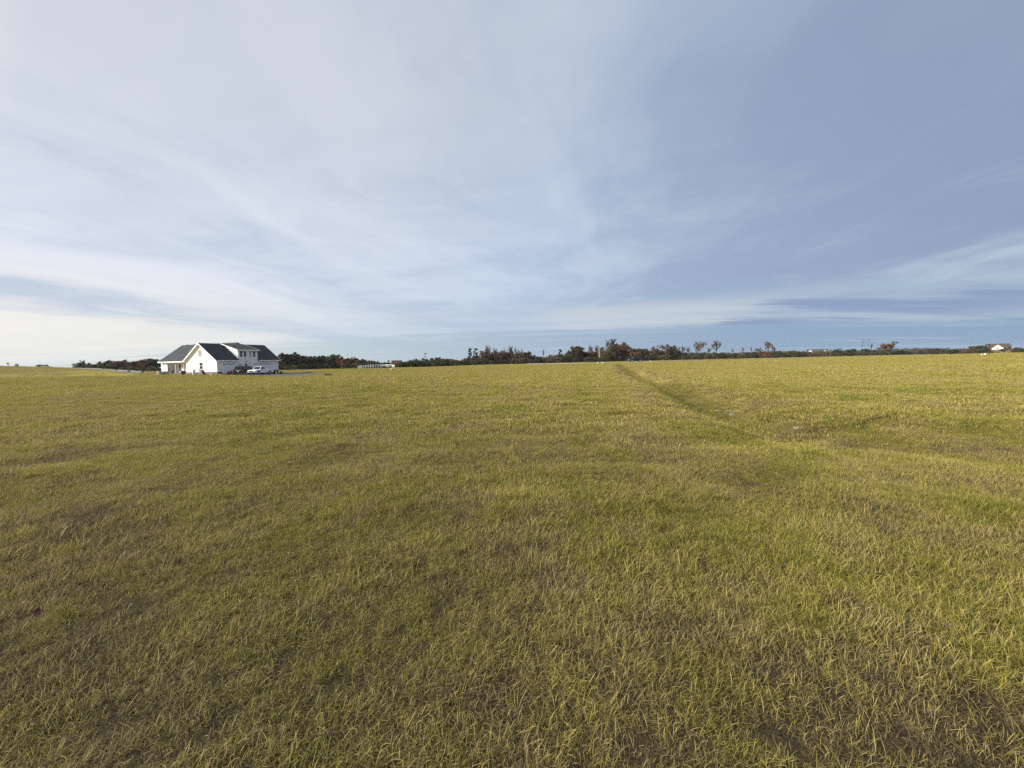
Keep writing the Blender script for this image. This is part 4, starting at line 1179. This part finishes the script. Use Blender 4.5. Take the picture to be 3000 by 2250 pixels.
def make_tree(kind, seed):
    """returns (trunk mesh, crown mesh, leaf, height) about ten metres tall"""
    rs = random.Random(seed * 77 + hash(kind) % 1 + len(kind)); segs, tips = [], []
    H = 10.0; blobs = []; bk = bark; lm = LM['rust']; size = .20
    if kind == 'pine':
        lean = rs.uniform(-.5, .5)
        tr = [Vector((lean * (i / 6) ** 2, 0, H * .95 * i / 6)) for i in range(7)]; segs.append((tr, [.20 * (1 - .8 * i / 6) for i in range(7)]))
        for k in range(22):
            z = H * (rs.uniform(.42, .97)); f = z / H; a = rs.uniform(0, 6.283); L = (1.05 - f) * 3.3 * rs.uniform(.55, 1.15) + .35
            base = Vector((lean * f * f, 0, z)); e = base + Vector((math.cos(a) * L, math.sin(a) * L, L * rs.uniform(.0, .35)))
            segs.append(([base, (base + e) / 2 + Vector((0, 0, -.1)), e], [.05, .035, .015]))
            blobs.append((e, (.85, .85, .38), 48, rs.uniform(.2, .8))); blobs.append(((base + e * 2) / 3, (.6, .6, .3), 22, rs.uniform(.1, .6)))
        blobs.append((Vector((lean, 0, H * .97)), (.7, .7, .4), 34, .6)); lm = LM['pine']; size = .23
    elif kind == 'umbrella':
        tr = [Vector((.25 * math.sin(i), 0, H * .9 * i / 6)) for i in range(7)]; segs.append((tr, [.17 * (1 - .7 * i / 6) for i in range(7)]))
        for k in range(9):
            z = H * rs.choice([.72, .78, .93, .95, .97]); a = rs.uniform(0, 6.283); L = rs.uniform(.4, 1.7) if z > 9 else rs.uniform(.3, 1.1)
            e = Vector((math.cos(a) * L, math.sin(a) * L, z)); segs.append(([Vector((0, 0, z - .5)), e], [.05, .015])); blobs.append((e, (.75, .75, .22), 40, rs.uniform(.2, .6)))
        lm = LM['pine']; size = .15
    elif kind in ('oak', 'openoak', 'olive', 'rust', 'bigoak', 'gold', 'red'):
        base = Vector((0, 0, -.2)); h0 = {'openoak': 4.6, 'bigoak': 2.0}.get(kind, 2.6)
        tr = [base, Vector((rs.uniform(-.15, .15), 0, h0 * .5)), Vector((rs.uniform(-.3, .3), rs.uniform(-.2, .2), h0))]
        segs.append((tr, [.30, .24, .20]))
        for k in range(6 if kind != 'openoak' else 5):
            a = k * 6.283 / 6 + rs.uniform(-.4, .4); e = rs.uniform(.35, 1.05) if k else .05
            d = Vector((math.cos(a) * math.sin(e), math.sin(a) * math.sin(e), math.cos(e)))
            grow(rs, tr[2] + Vector((0, 0, rs.uniform(-.8, .3))), d, {'openoak': 2.3}.get(kind, 3.0), .15, 3, segs, tips, .75, .12)
        cnt = {'openoak': 16, 'oak': 20, 'bigoak': 34, 'rust': 30, 'olive': 34, 'gold': 28, 'red': 34}[kind]
        for t_ in tips:
            if rs.random() < {'openoak': .62, 'oak': .72}.get(kind, .92):
                s_ = rs.uniform(.35, .75); blobs.append((t_, (s_, s_, s_ * .62), cnt, rs.uniform(.15, .85)))
        lm = LM[{'oak': 'brush', 'openoak': 'brush', 'bigoak': 'rust', 'rust': 'rust', 'olive': 'olive', 'gold': 'gold', 'red': 'red'}[kind]]; size = .22
    elif kind in ('bare', 'barepale'):
        tr = [Vector((0, 0, -.2)), Vector((rs.uniform(-.1, .1), 0, 2.2)), Vector((rs.uniform(-.2, .2), 0, 4.2))]; segs.append((tr, [.20, .16, .12]))
        for k in range(7):
            a = rs.uniform(0, 6.283); e = rs.uniform(.15, .6)
            grow(rs, tr[1].lerp(tr[2], rs.random()), Vector((math.cos(a) * math.sin(e), math.sin(a) * math.sin(e), math.cos(e))), 2.3, .085, 3, segs, tips, .5, .22, (2, 4), .018)
        for t_ in tips:
            if rs.random() < .5: blobs.append((t_, (.4, .4, .4), 12, rs.uniform(.2, .9)))
        bk = bark_grey; lm = LM['brush']; size = .12
    elif kind == 'sparsepine':
        tr = [Vector((.05 * i, 0, H * .97 * i / 6)) for i in range(7)]; segs.append((tr, [.15 * (1 - .7 * i / 6) for i in range(7)])); segs_ = 16
        for k in range(segs_):
            z = H * rs.choice([.58, .62, .8, .84, .88, .92, .96]); a = rs.uniform(0, 6.283); L = rs.uniform(.4, 1.6)
            b0 = Vector((.3 * z / H, 0, z)); e = b0 + Vector((math.cos(a) * L, math.sin(a) * L, L * .25)); segs.append(([b0, e], [.03, .012]))
            blobs.append((e, (.5, .5, .28), 10, rs.uniform(.2, .8)))
        lm = LM['rust']; size = .13
    elif kind in ('ever', 'brush', 'oliveb', 'redb', 'paleb'):
        # shrub: many stems from the ground, foliage down to the turf; unit height ten, width about ten
        for k in range(10):
            a = rs.uniform(0, 6.283); e = rs.uniform(.1, .8); segs.append(([Vector((0, 0, -.3)), Vector((math.cos(a) * math.sin(e) * 4, math.sin(a) * math.sin(e) * 4, math.cos(e) * 4)), Vector((math.cos(a) * math.sin(e) * 6.5, math.sin(a) * math.sin(e) * 6.0, math.cos(e) * 7.5))], [.16, .1, .04]))
        for k in range(34):
            a = rs.uniform(0, 6.283); zz = rs.uniform(.06, .93); w_ = math.sqrt(max(.05, 1 - (zz * 1.02 - .30) ** 2 / .52)) * 4.6
            r_ = w_ * math.sqrt(rs.uniform(.15, 1)); s_ = rs.uniform(1.0, 1.9)
            blobs.append((Vector((math.cos(a) * r_, math.sin(a) * r_, zz * 9.0)), (s_, s_, s_ * .75), 46 if kind != 'paleb' else 26, rs.uniform(.1, .9)))
        for k in range(14):
            a = rs.uniform(0, 6.283); r_ = rs.uniform(1.5, 4.4); blobs.append((Vector((math.cos(a) * r_, math.sin(a) * r_, rs.uniform(.3, 3.2))), (1.5, 1.5, 1.2), 40, rs.uniform(.05, .7)))
        lm = LM[{'ever': 'ever', 'brush': 'brush', 'oliveb': 'olive', 'redb': 'red', 'paleb': 'pale'}[kind]]; size = .34; bk = bark if kind != 'paleb' else bark_grey
    tm = seg_mesh("trunk", segs, bk); cm = leaf_mesh("crown", blobs, lm, size, rs)
    zs = [v.co.z for v in cm.vertices] + [v.co.z for v in tm.vertices]
    return tm, cm, max(zs)


TREE_CACHE = {}
TREE_N = {'pine': 5, 'bare': 5, 'ever': 5, 'brush': 4, 'oliveb': 4, 'olive': 3, 'rust': 4, 'oak': 3}
NAMES = {'pine': ('pine_tree', 'tree'), 'umbrella': ('pine_tree', 'tree'), 'sparsepine': ('pine_tree', 'tree'), 'oak': ('oak_tree', 'tree'), 'openoak': ('oak_tree', 'tree'), 'bigoak': ('oak_tree', 'tree'),
         'olive': ('leafy_tree', 'tree'), 'rust': ('autumn_tree', 'tree'), 'gold': ('autumn_tree', 'tree'), 'red': ('autumn_tree', 'tree'), 'bare': ('bare_tree', 'tree'), 'barepale': ('bare_tree', 'tree'),
         'ever': ('evergreen_shrub', 'shrub'), 'brush': ('dry_shrub', 'shrub'), 'oliveb': ('olive_shrub', 'shrub'), 'redb': ('rusty_shrub', 'shrub'), 'paleb': ('pale_shrub', 'shrub')}
trng = random.Random(9)


def tree(kind, px, Yd, top, label, group=None, wid=1.0, z=None):
    """tree under photograph column px at depth Yd, its top at photograph row top"""
    v = trng.randint(0, TREE_N.get(kind, 2) - 1)
    if (kind, v) not in TREE_CACHE: TREE_CACHE[(kind, v)] = make_tree(kind, v + 1)
    tm, cm, h = TREE_CACHE[(kind, v)]
    g = gp(px, Yd)
    H = max(.6, at(px, top, Yd).z - g.z)
    nm, cat = NAMES[kind]
    t = thing(nm, label, cat, (g.x, g.y, g.z - .05), trng.uniform(0, 6.283), group)
    s_ = H / h; t.scale = (s_ * wid, s_ * wid, s_)
    for n_, me in (("trunk", tm), ("crown", cm)):
        o = bpy.data.objects.new(n_, me); COL.objects.link(o); o.parent = t
    return t


SKY_X = [215, 240, 255, 280, 300, 330, 360, 390, 420, 450, 480, 640, 815, 830, 865, 900, 930, 975, 1000, 1030, 1060, 1100, 1130, 1160, 1190, 1215, 1260, 1310, 1345, 1375, 1400, 1450, 1495, 1520, 1545, 1565, 1600, 1630, 1660, 1690, 1710, 1740, 1775, 1800, 1840, 1860, 1900, 1940, 1990, 2020, 2110, 2130, 2220, 2350, 2440, 3000]
SKY_Y = [1080, 1075, 1067, 1063, 1061, 1056, 1057, 1055, 1051, 1048, 1047, 1044, 1042, 1037, 1036, 1042, 1040, 1041, 1046, 1047, 1051, 1055, 1057, 1061, 1058, 1050, 1048, 1047, 1053, 1045, 1042, 1028, 1024, 1028, 1032, 1042, 1042, 1036, 1032, 1022, 1026, 1026, 1024, 1008, 1012, 1020, 1022, 1022, 1026, 1038, 1040, 1040, 1034, 1036, 1030, 1030]
DEP_X = [200, 480, 815, 1000, 1200, 1500, 1900, 2300, 2600, 3000]
DEP_Y = [195, 168, 168, 195, 205, 222, 216, 212, 215, 225]
dep = lambda px: float(np.interp(px, DEP_X, DEP_Y))
skyl = lambda px: float(np.interp(px, SKY_X, SKY_Y))
SEG = [
    # from, to, where, tree kinds, shrub kinds
    (228, 470, "in the wood beyond the sloping road", ['rust', 'olive', 'brush', 'rust', 'bare', 'pine', 'brush'], ['brush', 'brush', 'ever', 'oliveb']),
    (818, 1050, "between white house and white fence", ['pine', 'pine', 'olive', 'rust', 'pine', 'ever'], ['ever', 'ever', 'oliveb', 'brush']),
    (1060, 1140, "behind the white fence", ['pine', 'olive', 'pine', 'ever'], ['oliveb', 'ever', 'oliveb']),
    (1182, 1370, "in the wood next to the brown barn", ['pine', 'pine', 'rust', 'brush', 'pine', 'olive'], ['ever', 'brush', 'ever', 'oliveb']),
    (1372, 1560, "between umbrella pine and tower", ['bare', 'brush', 'rust', 'bare', 'olive', 'pine', 'bare'], ['ever', 'brush', 'oliveb', 'ever', 'brush']),
    (1562, 1745, "on the barn side of the tower", ['bare', 'rust', 'olive', 'brush', 'bare', 'olive'], ['ever', 'brush', 'oliveb', 'ever']),
    (1772, 1935, "in the wood behind the dark car", ['olive', 'rust', 'olive', 'bare', 'brush'], ['ever', 'ever', 'oliveb', 'brush']),
    (1940, 2100, "at the foot of the oaks", ['bare', 'brush', 'olive'], ['ever', 'brush', 'oliveb', 'brush']),
    (2104, 2356, "between open oak and grey roofed house", ['oliveb', 'bare', 'ever'], ['ever', 'oliveb', 'brush', 'ever']),
]
KW = {'pine': "dark green pine tree", 'rust': "rusty brown autumn tree", 'olive': "olive green leafy tree", 'bare': "leafless grey branched tree", 'brush': "grey brown leafless shrub", 'ever': "dark evergreen shrub", 'oliveb': "olive green bushy shrub", 'redb': "rusty red shrub"}
for a, b_, where, kinds, shr in SEG:
    # back row, main row, shrub row along the field's edge
    x = a
    while x < b_:
        k = trng.choice(kinds); tp = skyl(x) + trng.uniform(-1, 6)
        if k in ('brush', 'ever', 'oliveb'): tp += 2
        tree(k, x, dep(x) + trng.uniform(14, 26), tp, KW[k] + " at the back, " + where, KW[k] + " back row " + where, trng.uniform(.9, 1.3))
        x += trng.uniform(9, 14)
    x = a + 3
    while x < b_:
        k = trng.choice(kinds); tp = skyl(x) + trng.uniform(-4, 6)
        if k in ('brush', 'ever', 'oliveb'): tp += 3
        tree(k, x, dep(x) + trng.uniform(2, 10), tp, KW[k] + " " + where, KW[k] + " main row " + where, trng.uniform(.85, 1.25))
        x += trng.uniform(8, 13)
    x = a + 1
    while x < b_:
        k = trng.choice(['brush', 'oliveb', 'brush', 'rust']); Yd = dep(x) + trng.uniform(4, 12); base = gp(x, Yd)
        py0 = 1058 - (x - 1500) * .0218 + (EYE - base.z) * F / Yd
        tree(k, x, Yd, py0 + (skyl(x) - py0) * trng.uniform(.62, .92), KW[k] + " in the underwood " + where, KW[k] + " underwood " + where, trng.uniform(1.1, 1.6))
        x += trng.uniform(8, 12)
    x = a
    while x < b_:
        k = trng.choice(shr); Yd = dep(x) + trng.uniform(-5, 1); base = gp(x, Yd); py0 = 1058 - (x - 1500) * .0218 + (EYE - base.z) * F / Yd
        tree(k, x, Yd, py0 - trng.uniform(12, 20), KW[k] + " at the field edge, " + where, KW[k] + " front row " + where, trng.uniform(1.1, 1.6))
        x += trng.uniform(7, 11)

x = 1945
while x < 2865:
    k = trng.choice(['oliveb', 'ever', 'brush', 'ever', 'oliveb']); Yd = dep(x) + trng.uniform(22, 34); base = gp(x, Yd)
    py0 = 1058 - (x - 1500) * .0218 + (EYE - base.z) * F / Yd
    tree(k, x, Yd, py0 - (trng.uniform(15, 23) if x < 2360 else trng.uniform(12, 18)), KW[k] + " in the belt behind the hedgerow", KW[k] + " belt behind the hedgerow", trng.uniform(1.3, 1.9))
    x += trng.uniform(10, 15)
# trees one can single out
T = tree
T('pine', 830, 176, 1032, "pine with a ragged top just clear of the white house roof end", wid=.8)
T('pine', 864, 180, 1030, "tallest pine between white house and white fence", wid=.8)
T('olive', 975, 196, 1037, "broad olive brown tree behind the rust coloured tree", wid=1.4)
T('red', 1000, 186, 1043, "rust red autumn tree standing before the dark pines", wid=.9)
T('bare', 1024, 188, 1053, "pinkish leafless tree next to the rust red tree", wid=.9)
T('gold', 1047, 186, 1060, "yellowing bushy tree at the start of the white fence", wid=1.3)
T('umbrella', 1247, 212, 1034, "thin flat topped pine standing above the dark wood", wid=.8)
T('pine', 1379, 214, 1019, "tall dark pine with clumped branches, twin of another", wid=.75)
T('pine', 1394, 216, 1019, "second tall dark pine beside the clumped one", wid=.75)
T('rust', 1422, 216, 1022, "reddish tree beside the two tall dark pines", wid=.75)
for px, tp in ((1428, 1008), (1432, 1010), (1492, 1010), (1498, 1012), (1514, 1012), (1527, 1018), (1550, 1026), (1478, 1020)):
    T('bare', px, 226, tp, "tall thin leafless tree rising above the wood near the twin pines", "tall leafless trees above the bare wood", wid=.45)
T('oak', 1453, 218, 1019, "round topped brown tree between the leafless tall trees", wid=.6)
T('bare', 1592, 216, 1018, "slim tall tree with a small brown tuft on top", wid=.35)
T('olive', 1688, 217, 1012, "broad olive brown oak on the barn side of the tower", wid=1.05)
T('pine', 1642, 216, 1022, "dark small pine with a pointed top before the broad olive oak", wid=.8)
T('bare', 1730, 222, 1010, "leafless rounded tree just behind the tower", wid=.7)
T('bare', 1748, 224, 1010, "leafless tree with spreading crown above the tower", wid=.7)
T('openoak', 1793, 222, 992, "tallest tree of the wood, open flat reddish crown", wid=.85)
T('olive', 1796, 214, 1008, "dense olive tree below the tallest flat crowned tree", wid=.9)
T('openoak', 1828, 222, 1000, "leaning brown tree with reddish upright limbs near tallest tree", wid=.7)
T('rust', 1862, 210, 1030, "low pinkish brown tree right behind the dark car", wid=1.3)
T('oak', 1915, 218, 1011, "reddish topped tree behind the white utility box", wid=.7)
T('oak', 1956, 214, 1007, "wide brown oak, first of two merging crowns", wid=.8)
T('oak', 1978, 215, 1010, "wide brown oak, second of two merging crowns", wid=.85)
T('bare', 2001, 218, 1013, "faint leafless sapling beside the merged oaks", wid=.6)
T('bare', 2017, 218, 1014, "faint leafless sapling beside the tall layered oak", wid=.6)
T('oak', 2044, 212, 999, "tall oak with layered brown crown and sky showing through", wid=.72)
T('bare', 2078, 218, 1016, "small leafless tree between the layered oak and the open oak", wid=.7)
T('openoak', 2098, 212, 997, "open crowned oak with tufts at the ends of bare limbs", wid=.72)
T('ever', 2095, 206, 1030, "dark shrub wrapped round the foot of the open oak", wid=.8)
T('paleb', 2131, 214, 1034, "pale pinkish leafless shrub in the hedgerow gap", wid=1.1)
T('barepale', 2146, 220, 1020, "thin pale leafless sapling above the pale pinkish shrub", wid=.4)
T('barepale', 2176, 220, 1014, "thin leafless sapling above the hedgerow, tallest of its pair", wid=.35)
T('barepale', 2200, 220, 1013, "thin leafless sapling above the hedgerow beside the round dark bush", wid=.35)
T('ever', 2207, 204, 1029, "large round dark green bush in the hedgerow", wid=1.15)
T('oak', 2226, 214, 1018, "small grey leaved tree beside the tall slender oak", wid=.75)
T('oak', 2252, 212, 999, "tall slender oak with open brown crown above the hedgerow", wid=.6)
T('bare', 2266, 214, 1016, "leafless tree leaning on the slender oak", wid=.6)
T('redb', 2245, 203, 1030, "rust red rounded shrub below the slender oak", wid=1.1)
T('ever', 2296, 204, 1033, "long dark evergreen bush beside the rust red shrub", wid=1.7)
T('ever', 2332, 206, 1031, "dark rounded evergreen before the grey roofed house", wid=1.3)
for i, px in enumerate((2352, 2366, 2380, 2395, 2408, 2422)):
    T(['brush', 'oliveb', 'ever', 'rust', 'oliveb', 'brush'][i], px, 214 + (i % 2) * 6, [1042, 1040, 1040, 1033, 1038, 1038][i], ["dry shrub at the near corner of the grey roofed house", "olive shrub below the first white gable", "dark shrub between the two white gables", "brown leafed tree before the grey roof",
        "olive shrub below the second white gable", "dry shrub past the second white gable"][i], wid=1.4 if i != 3 else 1.6)
T('barepale', 2432, 225, 1021, "pale leafless tree just past the grey roofed house", wid=.8)
T('ever', 2455, 204, 1019, "big dark evergreen bush, rounder of the two side by side", wid=1.15)
T('ever', 2492, 205, 1021, "big dark evergreen bush next to the tall sparse pines", wid=1.3)
T('sparsepine', 2525, 216, 993, "tall sparse pine with thin reddish crown", wid=.75)
T('sparsepine', 2543, 217, 991, "tall slim pine with a single tuft at the top", wid=.45)
T('bare', 2553, 218, 1003, "bare pole like dead tree beside the sparse pines", wid=.3)
T('ever', 2535, 212, 1021, "dark undergrowth shrub at the foot of the sparse pines", wid=1.4)
T('brush', 2515, 208, 1028, "brown brush before the sparse pines", wid=1.3)
T('brush', 2555, 208, 1029, "brown brush between the sparse pines and the large round oak", wid=1.4)
T('bigoak', 2605, 212, 999, "large round reddish brown oak standing apart", wid=1.0)
T('oliveb', 2590, 207, 1027, "olive shrub at the foot of the large round oak", wid=1.4)
x = 2625; i = 0
while x < 2850:
    k = trng.choice(['brush', 'oliveb', 'ever', 'brush', 'ever'])
    T(k, x, 218 + trng.uniform(-4, 6), 1027 + trng.uniform(-4, 3) - (x - 2625) * .012, KW[k] + " in low hedge from round oak to brown roof", KW[k] + " low hedge on the right", wid=trng.uniform(1.5, 2.1))
    x += trng.uniform(9, 13)
T('gold', 2852, 200, 1012, "yellowing tree at the end of the low hedge", wid=1.2)
T('ever', 2872, 194, 1011, "dark green bush beside the brown roofed house", wid=1.25)
T('brush', 2890, 194, 1018, "brown brush below the brown roof", wid=1.2)
T('brush', 2912, 192, 1029, "low brown brush before the white gable", wid=1.8)
T('rust', 2938, 194, 1020, "brown leafed shrub under the brown roof's far end", wid=1.2)
T('bare', 2955, 205, 1008, "leafless wispy tree at the end of the brown roof", wid=1.0)
T('ever', 2983, 196, 1015, "dark round evergreen past the brown roofed house", wid=1.2)
for i, px in enumerate((2968, 3004, 3020, 3045)): T(['brush', 'oliveb', 'brush', 'ever'][i], px, 196, 1021, ["dry brush between brown roofed house and dark evergreen", "olive shrub beyond the dark round evergreen", "dry shrub beyond the olive one", "evergreen at the far end of the hedge"][i], wid=1.5)
for i, px in enumerate((1747, 1756, 1766, 1775)): T(['ever', 'oliveb', 'ever', 'brush'][i], px, 205, [1044, 1046, 1043, 1042][i], ["dark shrub at the barn side foot of the tower", "olive shrub before the foot of the tower", "dark shrub before the tower's shaded side", "brown brush past the tower's shaded side"][i], wid=1.2)
T('olive', 1775, 212, 1030, "olive tree crowding the tower's shaded side", wid=.8)
for i, px in enumerate((1128, 1142, 1172, 1182)): T('ever', px, 188 if i < 2 else 200, [1070, 1069, 1063, 1060][i], ["low dark shrub below the middle of the white fence", "low dark shrub below the barn end of the white fence", "dark shrub hiding the barn's corner", "dark shrub between barn and wood"][i], wid=1.6)
for i, px in enumerate((2368, 2384, 2400, 2416)): T(['brush', 'rust', 'ever', 'oliveb'][i], px, 238, [1037, 1031, 1033, 1035][i], ["brown brush close under the first white gable", "brown tree close under the grey roof", "dark shrub close under the grey roof", "olive shrub close under the second white gable"][i], wid=1.3)
for i, px in enumerate((2893, 2926, 2944)): T(['ever', 'brush', 'rust'][i], px, 190, [1021, 1029, 1018][i], ["dark shrub right behind the dark pole", "brush hiding the wall below the white gable", "brown shrub hiding the far end of the brown roofed house"][i], wid=1.4)
# on the slope at the left
T('ever', 52, 180, 1065, "round clipped dark tree on the crest by the road", wid=.95)
T('barepale', 27, 182, 1061, "wispy pale sapling on the crest beside the round dark tree", wid=.9)
T('brush', 120, 222, 1067, "brown domed bush behind the crest of the road", wid=1.5)
T('brush', 136, 224, 1067, "second brown domed bush behind the crest", wid=1.2)
T('ever', 152, 168, 1076, "low round grey green shrub on the roadside bank", wid=1.1)
T('bare', 245, 190, 1053, "wispy leafless tree at the start of the sloping wood", wid=.9)
T('paleb', 216, 205, 1075, "small pale shrub beyond the road at the wood's start", wid=1.0)
for i, (px, Yd) in enumerate(((305, 142), (342, 132), (378, 122), (417, 113))):
    g_ = gp(px, Yd); py0 = 1058 - (px - 1500) * .0218 + (EYE - g_.z) * F / Yd
    T('rust', px, Yd, py0 - 12, "small staked street sapling planted along the sloping road", "saplings planted along the sloping road", wid=.6)
# vines on the tower top
rs_ = random.Random(4)
for i in range(2):
    me = leaf_mesh("vine", [(Vector((rs_.uniform(-.9, .9), rs_.uniform(-.9, .9), hb_)), (.7, .7, .5), 40, rs_.random()) for hb_ in [tw.children[0].bound_box[1][2] * k for k in ((1.0, .98, .9, .75) if i else (1.02, .95, .85, .6, .45))]], LM['ever'], .16, rs_)
    o = bpy.data.objects.new("vine", me); COL.objects.link(o); o.parent = tw
    o.location = (1.0, .2 - i * .8, 0)

# far wooded ridge on the right horizon: reads as one mass
rs_ = np.random.RandomState(8); V, Fc, Tn = [], [], []
def ridge_leaf(p, s_, tone):
    a = rs_.normal(size=3); a /= np.linalg.norm(a); b = np.cross(a, rs_.normal(size=3)); b /= np.linalg.norm(b)
    n0 = len(V); V.extend([p - a * s_, p + b * s_ * .7, p + a * s_, p - b * s_ * .7]); Fc.append((n0, n0 + 1, n0 + 2, n0 + 3)); Tn.extend([tone] * 4)
for i in range(9000):
    px = rs_.uniform(1900, 3300); Yd = 1050 + rs_.uniform(0, 160)
    tp = at(px, np.interp(px, [1900, 2080, 2250, 2330, 2440, 2560, 2680, 2760, 2850, 3000, 3300], [1046, 1041, 1030, 1032, 1031, 1027, 1021.5, 1023, 1025, 1023, 1016]) + .7 * math.sin(px * .21) + .5 * math.sin(px * .057), Yd)
    z0 = gz(tp.x, Yd); z = z0 + (tp.z - z0) * (rs_.rand() ** .6)
    ridge_leaf(np.array([tp.x, Yd, z]), rs_.uniform(2.2, 4.5), rs_.uniform(.2, .8))
fw = mk("far_woods", V, Fc, LM['far'], attrs={'tone': ('POINT', Tn)}); tag(fw, "distant dark wooded ridge along the right horizon", 'woods', None, 'stuff')

# ------------------------------------------------------------------ haze
hz = MB().box(-1700, 1700, -60, 1500, -8, 16).build("haze", None)
hm = bpy.data.materials.new("haze"); hm.use_nodes = True; nt = hm.node_tree; nt.nodes.clear()
pv = nt.nodes.new('ShaderNodeVolumePrincipled'); pv.inputs['Color'].default_value = (.86, .90, .96, 1); pv.inputs['Density'].default_value = .00008
ho = nt.nodes.new('ShaderNodeOutputMaterial'); nt.links.new(pv.outputs[0], ho.inputs['Volume'])
hz.data.materials.append(hm); tag(hz, "thin pale haze over the whole field", 'haze', None, 'stuff')
